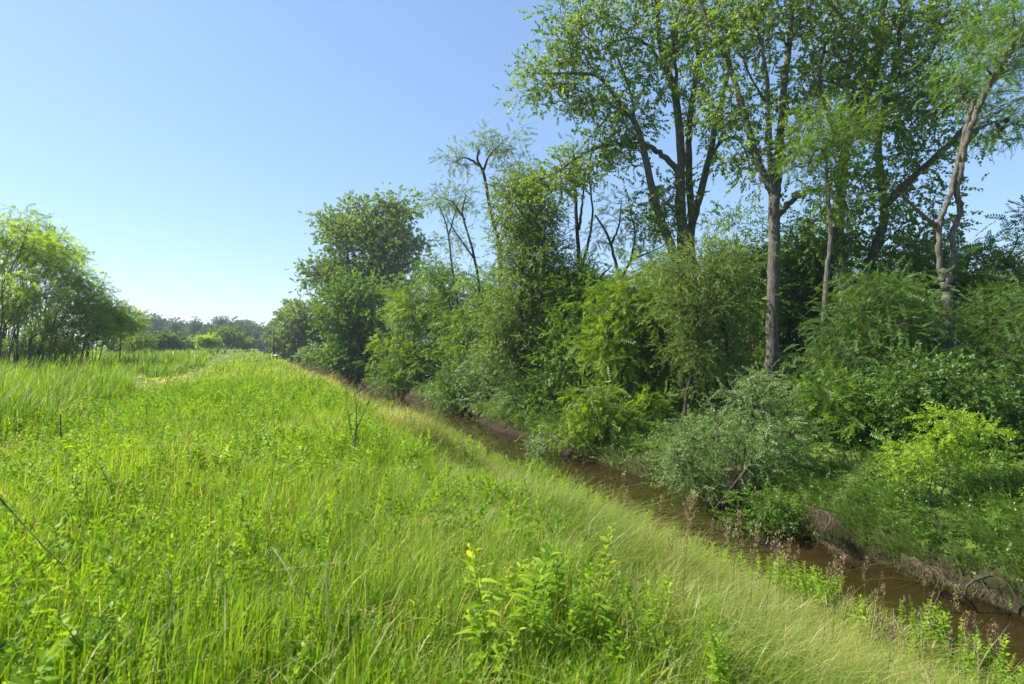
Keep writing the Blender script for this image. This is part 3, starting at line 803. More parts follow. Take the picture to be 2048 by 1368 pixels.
    snag(1000, 33, [(1000, 520), (985, 440), (968, 350), (955, 320), (958, 300)], [(915, 320, 32, 25, 1.2, 16, .45, 5), (975, 290, 40, 25, 1.2, 20, .45, 5), (1000, 370, 40, 50, 1.3, 18, .45, 4), (1020, 300, 45, 50, 1.3, 24, .45, 5)],
         'tallest of the thin crooked trees with a bare stem and wispy top', .15, extra=[[(958, 330), (930, 315), (910, 325)], [(965, 345), (980, 310), (1005, 285)], [(990, 460), (1010, 410), (1020, 370)]], seed='snag c')
    snag(920, 40, [(918, 640), (905, 540), (895, 460), (878, 410)], [(880, 400, 25, 22, 1.2, 12, .5, 5), (900, 480, 30, 50, 1.2, 18, .5, 4)],
         'thin sparse tree leaning just right of the dense round treetop', .12, extra=[[(897, 470), (912, 420), (922, 395)]], seed='snag d')
    snag(1255, 24, [(1245, 600), (1235, 540), (1215, 470), (1190, 430)], [(1225, 430, 40, 45, 1, 14, .4, 4), (1275, 480, 40, 40, 1, 14, .4, 4), (1200, 480, 20, 40, .8, 6, .4, 3)],
         'gnarled half dead tree with bare forking branches beside the leaning cottonwood stem', .11, extra=[[(1240, 560), (1265, 520), (1300, 505), (1330, 490)], [(1262, 522), (1270, 470), (1262, 430)], [(1222, 490), (1238, 450), (1243, 400)]], seed='snag e')

    # ---- leafy trees and tall bushes of the tree line
    def bushy(name, px, D, lobes, leaf, mat, label, nst=3, r=.10, cat='tree', bark='dark_bark', group='leafy trees along the creek', parts=('trunk', 'crown'), **kw):
        rng = rng_for(label + 'stem')
        LBS = [LB(*(l[:2]), D, *l[2:]) for l in lobes]
        b = gpt(px, D)
        ctr = np.array([q[0] for q in LBS])
        limbs = []
        for i in range(nst):
            tgt = ctr[i % len(ctr)].copy()
            st_ = b + [rng.normal(0, .12 * nst ** .5), rng.normal(0, .12), -.12]
            mid = st_ * .5 + tgt * .5; mid[:2] += rng.normal(0, .06, 2) * np.linalg.norm(tgt - st_); mid[2] += .05 * (tgt[2] - st_[2])
            limbs.append(([st_, st_ * .75 + mid * .25 + [0, 0, .1], mid, tgt], r, r * .3))
        kw.setdefault('skip', .3)
        return tree(name, label, cat, b, limbs, LBS, leaf, mat, bark, group, parts, **kw)

    G = 'leafy trees along the creek'
    bushy('broadleaf_tree', 735, 82, [(745, 470, 92, 75, 6, 120, 1.5, 22), (660, 545, 55, 40, 4, 45, 1.4, 22), (790, 540, 60, 60, 5, 60, 1.5, 22), (700, 450, 55, 40, 4, 40, 1.3, 20), (800, 430, 45, 40, 4, 32, 1.3, 18), (720, 560, 80, 50, 5, 60, 1.5, 22)],
          ('clump', .62), 'cotton', 'tall broad rounded tree standing alone above the left end of the wood', 5, .35, rtip=.05, twigs=.2)
    bushy('ivy_covered_tree', 715, 60, [(705, 610, 60, 52, 3.4, 100, 1.1, 24), (730, 690, 75, 60, 3.6, 110, 1.1, 24), (690, 735, 55, 40, 3, 50, 1., 24)],
          ('clump', .5), 'green', 'dense rounded mid green tree in front of the broad tall tree', 4, .2, rtip=.03, twigs=.15)
    bushy('willow_bush', 600, 112, [(612, 665, 48, 50, 6, 80, 1.6, 14), (585, 690, 32, 28, 5, 46, 1.4, 14), (640, 640, 42, 48, 6, 60, 1.6, 14), (655, 710, 40, 30, 5, 40, 1.4, 14)],
          ('clump', 1.1), 'olive', 'rounded pale green bush at the far left tip of the tree line', 4, .25, rtip=.05, twigs=.1)
    bushy('broadleaf_tree', 565, 190, [(573, 660, 20, 24, 8, 40, 2., 12), (590, 640, 16, 26, 8, 30, 2., 12)], ('clump', 1.8), 'dark', 'bluish green tree just beyond the tip of the tree line', 3, .3, rtip=.07, twigs=.1)
    bushy('walnut_tree', 845, 44, [(835, 620, 62, 42, 2.4, 70, .8, 12), (800, 700, 46, 50, 2, 50, .75, 12), (880, 640, 50, 60, 2.4, 50, .8, 11), (850, 720, 50, 50, 2.2, 50, .75, 11), (840, 575, 50, 28, 2, 30, .7, 10)],
          ('pinnate', .62), 'walnut', 'spreading yellow green tree with feathery leaves right of the dense rounded tree', 4, .14, rtip=.018, twigs=.3)
    bushy('walnut_tree', 935, 37, [(945, 660, 40, 55, 1.8, 44, .7, 11), (920, 720, 36, 48, 1.8, 34, .7, 11), (965, 580, 40, 40, 1.8, 30, .7, 10)],
          ('pinnate', .58), 'lime', 'narrow yellow green tree between the spreading tree and the columnar tree', 3, .12, rtip=.016, twigs=.3, seed='walnut b')
    bushy('columnar_tree', 1060, 27, [(1060, 420, 62, 60, 1.6, 60, .55, 24), (1065, 520, 82, 70, 1.9, 95, .55, 24), (1050, 620, 85, 70, 1.9, 95, .55, 24), (1030, 700, 75, 55, 1.8, 65, .55, 22), (1045, 370, 42, 34, 1.2, 24, .45, 20), (1120, 590, 40, 60, 1.4, 34, .5, 22)],
          ('ovate', .40), 'olive', 'tall columnar olive green tree at the middle of the wood', 4, .16, skip=.2)
    bushy('broadleaf_tree', 985, 31, [(985, 740, 50, 34, 1.4, 46, .55, 13), (1010, 690, 40, 40, 1.4, 34, .55, 13), (960, 790, 50, 24, 1.3, 30, .5, 13)],
          ('ovate', .42), 'silver', 'grey green low tree with flat sprays below the columnar tree', 3, .1, seed='low grey')
    bushy('ailanthus_tree', 1225, 21, [(1230, 620, 42, 70, 1.2, 46, .55, 11), (1205, 690, 38, 50, 1.1, 34, .5, 11), (1265, 590, 40, 55, 1.1, 34, .5, 10), (1250, 710, 40, 40, 1.1, 28, .5, 10), (1290, 650, 36, 60, 1.1, 28, .5, 10)],
          ('pinnate', .46), 'walnut', 'slim yellow green tree with long feathery leaves left of the olive crown', 3, .08, seed='ail')
    bushy('crabapple_tree', 1400, 18.5, [(1400, 540, 90, 48, 1.4, 80, .5, 16), (1380, 620, 80, 48, 1.4, 66, .5, 15), (1440, 600, 70, 60, 1.3, 60, .5, 15), (1380, 700, 70, 40, 1.3, 44, .45, 14), (1460, 690, 50, 50, 1.1, 36, .45, 14), (1420, 760, 45, 25, 1, 16, .45, 12)],
          ('small', .36), 'olive', 'spreading olive green tree with tiny leaves in layered sprays left of the thick trunk', 4, .10)
    bushy('broadleaf_tree', 1130, 25, [(1130, 720, 60, 50, 1.4, 60, .55, 13), (1100, 790, 60, 40, 1.3, 44, .5, 13), (1180, 780, 60, 45, 1.3, 40, .5, 13)],
          ('ovate', .42), 'green', 'low dark green tree under the columnar and feathery trees', 4, .09, seed='low c')
    bushy('walnut_tree', 1750, 15.5, [(1760, 590, 80, 40, 1.2, 60, .5, 17), (1730, 660, 85, 45, 1.2, 62, .5, 17), (1810, 650, 70, 50, 1.1, 46, .5, 15), (1700, 720, 70, 36, 1.1, 36, .45, 15), (1800, 720, 60, 30, 1, 26, .45, 15)],
          ('feather', .33), 'dark', 'rounded green tree with drooping feathery leaves below the V shaped trunks', 4, .09)
    bushy('walnut_tree', 2010, 14.5, [(2010, 640, 75, 55, 1.3, 60, .5, 17), (1960, 720, 70, 50, 1.2, 50, .5, 17), (2080, 700, 70, 60, 1.3, 46, .5, 17), (1980, 800, 80, 40, 1.1, 40, .5, 17), (2090, 600, 50, 50, 1.2, 26, .5, 15)],
          ('feather', .33), 'dark', 'dense rounded green tree at the right edge of the photo', 4, .09, seed='wr')
    bushy('ash_tree', 2000, 20, [(1960, 500, 60, 40, 1.4, 28, .5, 8), (2010, 560, 70, 40, 1.4, 32, .5, 8), (1860, 540, 60, 50, 1.4, 34, .5, 9), (1930, 600, 70, 36, 1.4, 34, .5, 9), (2080, 480, 60, 60, 1.4, 26, .5, 8)],
          ('pinnate', .50), 'dark', 'sparse see through tree against the sky right of the twisting stems', 3, .10, seed='sparse')
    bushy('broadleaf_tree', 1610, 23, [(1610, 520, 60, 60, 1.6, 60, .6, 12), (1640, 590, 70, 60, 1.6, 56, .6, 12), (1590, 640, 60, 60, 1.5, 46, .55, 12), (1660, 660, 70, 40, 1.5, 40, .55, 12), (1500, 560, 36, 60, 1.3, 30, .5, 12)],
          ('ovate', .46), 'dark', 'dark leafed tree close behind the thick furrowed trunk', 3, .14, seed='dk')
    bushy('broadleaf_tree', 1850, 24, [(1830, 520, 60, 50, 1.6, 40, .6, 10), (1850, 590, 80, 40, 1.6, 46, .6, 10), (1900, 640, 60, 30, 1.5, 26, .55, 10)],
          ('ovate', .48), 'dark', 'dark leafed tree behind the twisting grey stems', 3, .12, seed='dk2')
    bushy('broadleaf_tree', 900, 41, [(905, 590, 36, 50, 2, 44, .6, 14), (880, 545, 30, 36, 2, 26, .6, 13), (910, 660, 40, 40, 2, 34, .6, 14)],
          ('ovate', .5), 'green', 'mid green tree filling the gap below the thin crooked trees', 3, .12, rtip=.014, seed='fill a')
    bushy('broadleaf_tree', 1155, 25.5, [(1150, 600, 46, 60, 1.5, 56, .55, 14), (1135, 670, 44, 50, 1.5, 44, .55, 14), (1175, 560, 30, 40, 1.2, 24, .5, 12)],
          ('ovate', .42), 'green', 'leafy green tree behind the thin bare double stem', 3, .10, seed='fill b')
    bushy('broadleaf_tree', 1320, 21.5, [(1310, 600, 36, 56, 1.3, 44, .5, 14), (1330, 690, 48, 46, 1.3, 46, .5, 14), (1300, 750, 50, 30, 1.2, 30, .5, 13)],
          ('ovate', .38), 'olive', 'leafy tree squeezed between the slim yellow green tree and the layered olive crown', 3, .09, seed='fill c')
    bushy('broadleaf_tree', 1500, 22, [(1500, 620, 36, 60, 1.3, 50, .5, 14), (1505, 710, 40, 40, 1.2, 40, .5, 14), (1480, 540, 30, 40, 1.2, 26, .5, 12)],
          ('ovate', .38), 'green', 'slim green tree standing just left of the thick furrowed trunk', 3, .09, seed='fill d')
    S = 'shrubs on the far bank'
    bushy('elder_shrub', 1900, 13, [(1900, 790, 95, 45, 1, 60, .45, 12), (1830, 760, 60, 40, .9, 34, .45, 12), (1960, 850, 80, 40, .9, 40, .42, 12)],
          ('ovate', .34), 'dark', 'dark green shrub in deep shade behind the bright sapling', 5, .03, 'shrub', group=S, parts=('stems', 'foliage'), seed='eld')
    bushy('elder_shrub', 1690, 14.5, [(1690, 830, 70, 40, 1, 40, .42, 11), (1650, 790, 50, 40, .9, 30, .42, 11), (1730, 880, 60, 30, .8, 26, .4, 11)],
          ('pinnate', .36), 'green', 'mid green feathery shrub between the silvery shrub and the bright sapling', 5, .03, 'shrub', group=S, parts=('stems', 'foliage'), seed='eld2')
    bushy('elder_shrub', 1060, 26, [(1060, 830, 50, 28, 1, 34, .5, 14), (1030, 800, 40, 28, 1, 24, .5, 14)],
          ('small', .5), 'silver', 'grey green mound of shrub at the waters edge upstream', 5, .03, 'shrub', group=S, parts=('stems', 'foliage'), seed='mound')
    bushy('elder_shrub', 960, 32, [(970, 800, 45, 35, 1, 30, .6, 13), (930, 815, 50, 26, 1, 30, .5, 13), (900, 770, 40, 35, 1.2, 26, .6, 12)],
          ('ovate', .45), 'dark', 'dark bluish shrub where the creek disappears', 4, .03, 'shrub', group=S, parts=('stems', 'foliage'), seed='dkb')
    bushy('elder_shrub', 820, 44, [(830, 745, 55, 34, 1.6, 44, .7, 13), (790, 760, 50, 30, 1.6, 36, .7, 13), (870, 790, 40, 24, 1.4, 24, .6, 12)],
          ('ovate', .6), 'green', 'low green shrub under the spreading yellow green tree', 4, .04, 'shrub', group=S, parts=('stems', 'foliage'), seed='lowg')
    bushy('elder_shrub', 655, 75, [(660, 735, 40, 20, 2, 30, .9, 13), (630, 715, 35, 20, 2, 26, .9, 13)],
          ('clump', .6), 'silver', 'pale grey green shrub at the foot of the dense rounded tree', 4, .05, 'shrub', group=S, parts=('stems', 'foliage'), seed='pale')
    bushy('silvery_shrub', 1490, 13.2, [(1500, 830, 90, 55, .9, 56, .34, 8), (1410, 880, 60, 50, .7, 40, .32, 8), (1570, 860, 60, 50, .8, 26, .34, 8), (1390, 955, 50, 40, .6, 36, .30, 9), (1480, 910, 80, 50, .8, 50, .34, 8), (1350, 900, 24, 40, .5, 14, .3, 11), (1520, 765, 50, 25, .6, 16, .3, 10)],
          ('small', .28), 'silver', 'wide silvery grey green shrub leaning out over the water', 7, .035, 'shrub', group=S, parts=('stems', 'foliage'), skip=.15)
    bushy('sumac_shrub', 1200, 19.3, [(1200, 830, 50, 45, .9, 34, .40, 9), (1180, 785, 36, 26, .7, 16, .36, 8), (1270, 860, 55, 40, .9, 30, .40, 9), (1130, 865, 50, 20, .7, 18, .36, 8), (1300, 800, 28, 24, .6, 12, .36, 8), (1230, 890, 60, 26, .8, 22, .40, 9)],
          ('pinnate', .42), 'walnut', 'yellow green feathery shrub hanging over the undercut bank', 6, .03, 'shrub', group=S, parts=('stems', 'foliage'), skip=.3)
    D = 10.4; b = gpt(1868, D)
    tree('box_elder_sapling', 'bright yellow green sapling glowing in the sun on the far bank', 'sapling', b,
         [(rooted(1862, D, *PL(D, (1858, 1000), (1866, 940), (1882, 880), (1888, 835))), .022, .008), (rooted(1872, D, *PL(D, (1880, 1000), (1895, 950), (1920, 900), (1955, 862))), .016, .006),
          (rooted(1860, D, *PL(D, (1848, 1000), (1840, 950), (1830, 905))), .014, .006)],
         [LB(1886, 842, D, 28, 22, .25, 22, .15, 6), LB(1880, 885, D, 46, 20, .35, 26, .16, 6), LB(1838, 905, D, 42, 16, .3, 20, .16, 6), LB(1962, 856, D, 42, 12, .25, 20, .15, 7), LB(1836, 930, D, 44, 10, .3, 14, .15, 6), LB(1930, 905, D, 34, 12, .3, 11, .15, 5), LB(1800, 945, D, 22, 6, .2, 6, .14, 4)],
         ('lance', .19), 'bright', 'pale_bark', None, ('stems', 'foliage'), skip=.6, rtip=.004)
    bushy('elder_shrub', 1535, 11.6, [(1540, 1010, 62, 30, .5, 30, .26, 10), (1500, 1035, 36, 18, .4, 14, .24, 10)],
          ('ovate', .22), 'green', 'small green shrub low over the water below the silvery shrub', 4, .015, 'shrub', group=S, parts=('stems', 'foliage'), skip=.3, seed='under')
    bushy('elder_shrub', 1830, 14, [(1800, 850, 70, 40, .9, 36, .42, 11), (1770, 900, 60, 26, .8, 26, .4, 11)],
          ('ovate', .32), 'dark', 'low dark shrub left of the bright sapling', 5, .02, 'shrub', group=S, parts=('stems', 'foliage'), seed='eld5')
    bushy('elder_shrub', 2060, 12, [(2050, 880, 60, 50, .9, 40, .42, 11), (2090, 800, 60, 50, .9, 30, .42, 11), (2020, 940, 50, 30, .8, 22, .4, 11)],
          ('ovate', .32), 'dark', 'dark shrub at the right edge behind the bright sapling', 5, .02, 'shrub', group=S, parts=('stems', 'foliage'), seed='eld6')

    # ---- second row behind, one mesh copied
    rng = np.random.default_rng(77)
    kinds = []
    for i in range(3):
        r = rng_for('back%d' % i)
        root = thing('woodland_tree', (0, 0, 0), '', 'tree')
        w, l = MB(), MB()
        limbs = [([np.array([0, 0, -.2]), np.array([.1, 0, 2.]), np.array([r.normal(0, .3), r.normal(0, .3), 4.5]), np.array([r.normal(0, .5), r.normal(0, .5), 7.5])], .15, .05)]
        lob = [(np.array([r.normal(0, .7), r.normal(0, .7), zc]), np.array([rr, rr, 1.5]), n, .7, 11) for zc, rr, n in ((2.4, 2.0, 40), (4.4, 2.2, 50), (6.4, 1.9, 40), (8., 1.2, 16))]
        grow(limbs, lob, r, w, l, ('ovate', .55), twigs=.2, rtip=.014)
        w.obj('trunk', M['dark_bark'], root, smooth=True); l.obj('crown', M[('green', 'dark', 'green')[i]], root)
        kinds.append(root)
    GB = 'shaded trees in the second row of the wood'
    spots = [(800, 58, .9), (880, 52, .9), (960, 46, .8), (1010, 42, .85), (1100, 36, .8), (1190, 33, .75), (1240, 30, .62), (1310, 31, .75), (1440, 29, .85), (1490, 27, .9),
             (1560, 29, .9), (1640, 29, .9), (1700, 31, .8), (1780, 27, .65), (1850, 27, .55), (1960, 25, .5), (2040, 24, .6), (2110, 22, .65), (1330, 26, .6), (1180, 28, .55), (1060, 32, .7), (760, 70, .95)]
    for i, (px_, D_, sc2) in enumerate(spots):
        x = (px_ - CX) / F * D_
        loc = (x, D_, float(ground_z(x, D_)) - .1)
        lab = 'dim green leafy tree standing in the second row of the wood'
        k = kinds[i % 3]
        if i < 3:
            k.location = loc; k.scale = (sc2,) * 3; k['label'] = lab; k['group'] = GB
        else:
            copy_thing(k, loc, float(rng.uniform(0, 6)), sc2, lab, GB)


build_trees()


# ------------------------------------------------------------------ left thicket
def build_thicket():
    rng = np.random.default_rng(303)
    GL = 'leaning locusts of the left thicket'
    # (column of the base, depth, column and row of the crown, radius)
    spec = [(-40, 38, 0, 505, 70), (15, 38, 35, 470, 58), (40, 40, 80, 500, 52), (75, 41, 115, 530, 48), (60, 37, 60, 580, 46), (100, 42, 150, 560, 44), (125, 41, 160, 600, 40), (145, 43, 192, 606, 38), (165, 42, 215, 628, 30),
            (190, 44, 240, 640, 24), (-60, 42, -60, 480, 80), (25, 46, 55, 450, 48), (-110, 40, -100, 540, 90), (85, 45, 112, 495, 40), (110, 39, 110, 640, 30), (-10, 36, 10, 610, 44)]
    for i, (bx, D, cx, cy, rad) in enumerate(spec):
        bx = cx - 62 + .4 * (bx - cx + 40)
        lab = 'leaning dark stemmed locust with a sunlit yellow green crown in the left thicket'
        if cx == 240:
            lab = 'short leaning locust at the right hand end of the left thicket'
        limbs = []
        for j in range(6):
            b = bx + rng.normal(0, 14)
            c = np.array([cx + rng.normal(0, rad * .6), cy + rng.normal(0, rad * .3)])
            dd = D + rng.normal(0, 2.2); q = rng.normal(0, 7, 3)
            limbs.append((rooted(b, dd, P(b * .78 + c[0] * .22 + q[0] * .6, 690 - (690 - c[1]) * .22, dd), P(b * .52 + c[0] * .48 + q[1], 690 - (690 - c[1]) * .5, dd), P(b * .25 + c[0] * .75 + q[2], 690 - (690 - c[1]) * .76, D), P(c[0] + 8, c[1], D)), rng.uniform(.028, .062), .015))
            if j % 2:
                limbs.append(([limbs[-1][0][1], P(b * .5 + c[0] * .5 + 18 + q[1], 690 - (690 - c[1]) * .42, dd), P(c[0] + 26 + q[0], 690 - (690 - c[1]) * .72, D)], .035, .014))
        ry = rad * .72
        lobes = [LB(cx, cy, D, rad, ry, 2., 30, .55, 7), LB(cx + rad * .6, cy + ry * .45, D, rad * .55, ry * .5, 1.4, 11, .5, 7), LB(cx - rad * .5, cy + ry * .3, D - .8, rad * .6, ry * .5, 1.4, 9, .5, 7)]
        tree('locust_tree', lab, 'tree', gpt(bx, D), limbs, lobes, ('pinnate', .56), 'locust', 'dark_bark', GL if cx != 240 else None, seed='thick%d' % i, wood_sides=6, skip=.3, rtip=.014, twigs=.3)
    D = 48
    tree('young_tree', 'small thin tree standing by itself at the right of the left thicket', 'tree', gpt(238, D), [(rooted(238, D, *PL(D, (243, 670), (252, 645), (258, 625))), .06, .02)],
         [LB(245, 625, D, 24, 20, 1, 16, .6, 7), LB(268, 645, D, 15, 16, .8, 9, .5, 6), LB(215, 655, D, 24, 18, 1, 14, .5, 8)], ('pinnate', .5), 'locust', 'dark_bark', rtip=.012)
    for i, (px_, py_, D, rx, ry, mat, lab) in enumerate([
            (185, 662, 40, 40, 26, 'locust', 'low leafy bush among the stems at the right of the left thicket'),
            (62, 690, 39, 34, 12, 'green', 'low scrub at the foot of the stems in front of the left thicket'),
            (130, 688, 40, 30, 12, 'locust', 'small pale bush at the foot of the middle stems of the left thicket'),
            (272, 682, 52, 20, 13, 'olive', 'pale yellow green bush beside the small thin tree'),
            (30, 680, 50, 60, 26, 'green', 'dim bush behind the stems at the left of the thicket'),
            (110, 682, 52, 50, 22, 'green', 'dim bush behind the stems in the middle of the thicket')]):
        b = gpt(px_, D)
        tree('bush', lab, 'bush', b, [([b + [0, 0, -.1], b + [.2 * j - .2, 0, .6], P(px_ + 10 * (j - 1), py_, D)], .03, .012) for j in range(3)],
             [LB(px_, py_, D, rx, ry, 1.3, 40, .5, 10)], ('ovate', .5), mat, 'dark_bark', None, ('stems', 'foliage'), rtip=.01)


build_thicket()


# ------------------------------------------------------------------ far tree line
def build_far():
    rng = np.random.default_rng(9)
    kinds = []
    for i in range(4):
        r = rng_for('far%d' % i)
        root = thing('distant_tree', (0, 0, 0), '', 'tree')
        w, l = MB(), MB()
        H = 12
        limbs = [([np.array([0, 0, -.3]), np.array([.2, 0, 3.]), np.array([r.normal(0, .5), 0, 7.]), np.array([r.normal(0, .8), 0, 10.5])], .28, .08)]
        lob = [(np.array([r.normal(0, 1.2), r.normal(0, 1.), zc]), np.array([rr, rr, 1.9]), n, 1.2, 15) for zc, rr, n in ((3.2, 2.8, 22), (6, 3.3, 34), (8.6, 3., 28), (10.8, 1.8, 12))]
        grow(limbs, lob, r, w, l, ('clump', .95), twigs=.1, rtip=.05)
        w.obj('trunk', M['dark_bark'], root, smooth=True); l.obj('crown', M['far'], root)
        kinds.append(root)
    GF = 'distant trees across the field'
    i = 0
    for row, (D0, n, h0) in enumerate([(235, 26, .98), (275, 22, 1.1)]):
        for k in range(n):
            px_ = 225 + (600 - 225) * (k + rng.uniform(.2, .8)) / n
            D = D0 + rng.uniform(-18, 18)
            sc2 = h0 * rng.uniform(.78, 1.12) * (.9 if px_ > 470 else 1.0)
            x = (px_ - CX) / F * D
            loc = (x, D, float(ground_z(x, D)) - .2)
            lab = 'distant hazy tree in the wood across the field'
            q = kinds[i % 4]
            if i < 4:
                q.location = loc; q.scale = (sc2,) * 3; q['label'] = lab; q['group'] = GF
            else:
                copy_thing(q, loc, float(rng.uniform(0, 6)), sc2, lab, GF)
            i += 1
    # lone bushes out in the field
    for px_, py_, D, rx, ry, mat, name, lab in [
            (450, 672, 125, 36, 17, 'green', 'bush', 'large rounded green bush standing in front of the distant wood'),
            (330, 681, 100, 24, 11, 'dark', 'bush', 'dark rounded bush at the edge of the field left of the large round bush'),
            (418, 682, 110, 8, 5, 'bright', 'bush', 'tiny bright yellow green bush touching the large round bush'),
            (376, 684, 120, 26, 6, 'olive', 'bush', 'low pale scrub between the dark bush and the large round bush'),
            (490, 686, 140, 12, 7, 'olive', 'bush', 'small pale bush right of the large round bush'),
            (250, 684, 90, 22, 9, 'olive', 'bush', 'pale scrubby bush between the small thin tree and the dark bush')]:
        b = gpt(px_, D)
        tree(name, lab, 'bush', b, [([b + [0, 0, -.1], b + [.3 * j - .3, 0, .8], P(px_ + rx * .3 * (j - 1), py_, D)], .08, .03) for j in range(3)],
             [LB(px_, py_, D, rx, ry, 2.5, 60, .8, 11)], ('clump', .75), mat, 'dark_bark', None, ('stems', 'foliage'), rtip=.03, twigs=.1)


build_far()


# ------------------------------------------------------------------ small things in the meadow
def build_small():
    rng = np.random.default_rng(44)
    # bare sapling
    D = depth_at(716, 945)
    b = gpt(716, D)
    root = thing('dead_sapling', b, 'leafless dead sapling with three thin upright branches in the meadow', 'dead sapling')
    mb = MB()
    tube(mb, catmull([b - [0, 0, .1]] + PL(D, (714, 930), (710, 890), (713, 855))), np.linspace(.013, .009, 19), 6)
    mb.obj('trunk', M['bark'], root, b, smooth=True)
    for pts in ([(711, 900), (700, 850), (693, 800), (695, 770)], [(713, 856), (712, 810), (706, 770)], [(713, 860), (728, 825), (742, 790), (752, 775)]):
        mb = MB(); c = catmull(PL(D, *pts)); tube(mb, c, np.linspace(.007, .002, len(c)), 5)
        for q in (.45, .7):
            p = c[int(q * len(c))]; tube(mb, [p, p + np.array([rng.normal(0, .12), 0, .14])], [.004, .002], 4)
        mb.obj('branch', M['bark'], root, b, smooth=True)
    # stakes
    for px_, y0, D, r, h, lab in [(121, 828, 8.6, .009, None, 'thin rusty stake standing in the grass beside the reeds'), (293, 806, 9.6, .005, None, 'dark dry weed stalk standing in the middle of the meadow track')]:
        b = gpt(px_, D); top = P(px_, y0, D)
        mb = MB(); tube(mb, [b - [0, 0, .1], b * .5 + top * .5 + [.005, 0, 0], top], r, 6)
        tag(mb.obj('stake' if r > .01 else 'dry_stalk', M['metal'] if r > .01 else M['dark_bark'], None, (0, 0, 0)), lab, 'stake' if r > .01 else 'stalk')
    # far posts and the white slab
    for px_, y0, D, r, lab in [(540, 676, 62, .05, 'slimmer of two dark posts at the far end of the bank'), (547.5, 662, 62, .075, 'thicker taller dark post at the far end of the bank')]:
        b = gpt(px_, D); top = P(px_, y0, D)
        mb = MB(); tube(mb, [b - [0, 0, .2], top], r, 8); tube(mb, [top, top + [0, 0, .06]], [r * 1.3, r * .4], 8)
        tag(mb.obj('post', M['metal']), lab, 'post')
    c = P(553.5, 710.5, 50); x0, x1 = .24, .14
    mb = MB()
    V = np.array([[sx * x0, sy * x1, sz * .045] for sx in (-1, 1) for sy in (-1, 1) for sz in (-1, 1)]) + c
    V[1::2, :2] = c[:2] + (V[1::2, :2] - c[:2]) * .92
    Fq = [(0, 1, 3, 2), (4, 6, 7, 5), (0, 4, 5, 1), (2, 3, 7, 6), (0, 2, 6, 4), (1, 5, 7, 3)]
    mb.add(V, [t for q in Fq for t in ((q[0], q[1], q[2]), (q[0], q[2], q[3]))], .8)
    pg = gpt(553.5, 50)
    lid = mb
    root = thing('white_marker', pg, 'small white flat topped marker at the far end of the bank', 'marker')
    lid.obj('top', M['white'], root, pg)
    mb = MB(); tube(mb, [pg - [0, 0, .1], c - [0, 0, .04]], .05, 8); mb.obj('post', M['metal'], root, pg)

    # prominent leafy weeds near the camera, copies of six plants
    protos = []
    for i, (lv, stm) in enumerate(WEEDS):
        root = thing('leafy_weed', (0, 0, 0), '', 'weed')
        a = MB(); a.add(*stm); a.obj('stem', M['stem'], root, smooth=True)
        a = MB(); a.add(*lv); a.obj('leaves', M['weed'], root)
        protos.append(root)
    GW = 'tall leafy weeds standing in the near meadow'
    spots = [(865, 1070, 4.6), (1010, 1075, 4.8), (640, 900, 6.6), (530, 905, 6.8), (415, 925, 6.5), (1300, 1150, 3.6), (760, 1160, 3.7), (560, 1010, 5.0), (640, 1120, 4.0), (480, 1060, 4.4), (930, 1200, 3.4), (420, 1180, 3.3), (1160, 1200, 3.4), (300, 1020, 4.6),
             (1080, 1120, 4.2), (700, 1040, 5.0), (820, 1000, 5.6), (330, 1150, 3.5), (1460, 1270, 3.0), (1000, 1290, 2.7), (580, 1290, 2.6), (860, 1260, 2.9), (180, 1060, 4.2)]
    for i, (px_, py_, D) in enumerate(spots):
        g = gpt(px_, D); top = P(px_, py_, D)[2]
        sc2 = float(np.clip(top - g[2], .32, .56))
        lab = 'tall lime green leafy weed standing above the near grass'
        q = protos[i % 6]
        if i < 6:
            q.location = g; q.rotation_euler = (0, 0, float(rng.uniform(0, 6))); q.scale = (sc2,) * 3; q['label'] = lab; q['group'] = GW
        else:
            copy_thing(q, g, float(rng.uniform(0, 6)), sc2, lab, GW)

    # grass stalks with brown seed heads
    protos = []
    for i in range(4):
        r = np.random.default_rng(600 + i)
        root = thing('seed_stalk', (0, 0, 0), '', 'grass stalk')
        bx = r.normal(.06, .06); by = r.normal(0, .05)
        ax = lambda u: np.array([bx * u ** 2.2, by * u * u, u])
        mb = MB(); tube(mb, [ax(u) for u in np.linspace(0, .97, 8)], np.linspace(.0035, .0016, 8), 4); mb.obj('stem', M['straw'], root, smooth=True)
        mb = MB(); n = 90; u = r.uniform(.80, 1.02, n)
        sp = .034 * np.sin(np.clip((u - .78) / .26, 0, 1) * PI) + .004
        p = np.array([ax(q) for q in u]) + r.normal(0, 1, (n, 3)) * np.stack([sp, sp, sp * .3], 1) * .7
        scatter(mb, [leaf_quad(1, .22) + (np.full(4, .5),)], p, r.normal(0, .5, (n, 3)) + [0, 0, 1], r.normal(0, 1, (n, 3)), r.uniform(.012, .026, n), r.uniform(0, 1, n), r)
        mb.obj('seed_sprays', M['seed'], root)
        protos.append(root)
    GS = 'brown seed heads standing along the near creek bank'
    spots = []
    for k in range(34):
        px_ = rng.uniform(1330, 2060); D = rng.uniform(3.6, 7.2)
        x = (px_ - CX) / F * D; s, t = st(x, D)
        if 1.8 < s < 7.2:
            spots.append((x, D))
    for k in range(26):
        px_ = rng.uniform(560, 900); D = rng.uniform(9, 30); x = (px_ - CX) / F * D; s, t = st(x, D)
        if 2.2 < s < 4:
            spots.append((x, D))
    for i, (x, y) in enumerate(spots):
        lab = 'thin grass stalk with a brown feathery seed head along the creek bank'
        q = protos[i % 4]; loc = (x, y, float(ground_z(x, y))); sc2 = float(rng.uniform(.75, 1.1))
        if i < 4:
            q.location = loc; q.scale = (sc2,) * 3; q['label'] = lab; q['group'] = GS
        else:
            copy_thing(q, loc, float(rng.uniform(-.8, .8)), sc2, lab, GS)

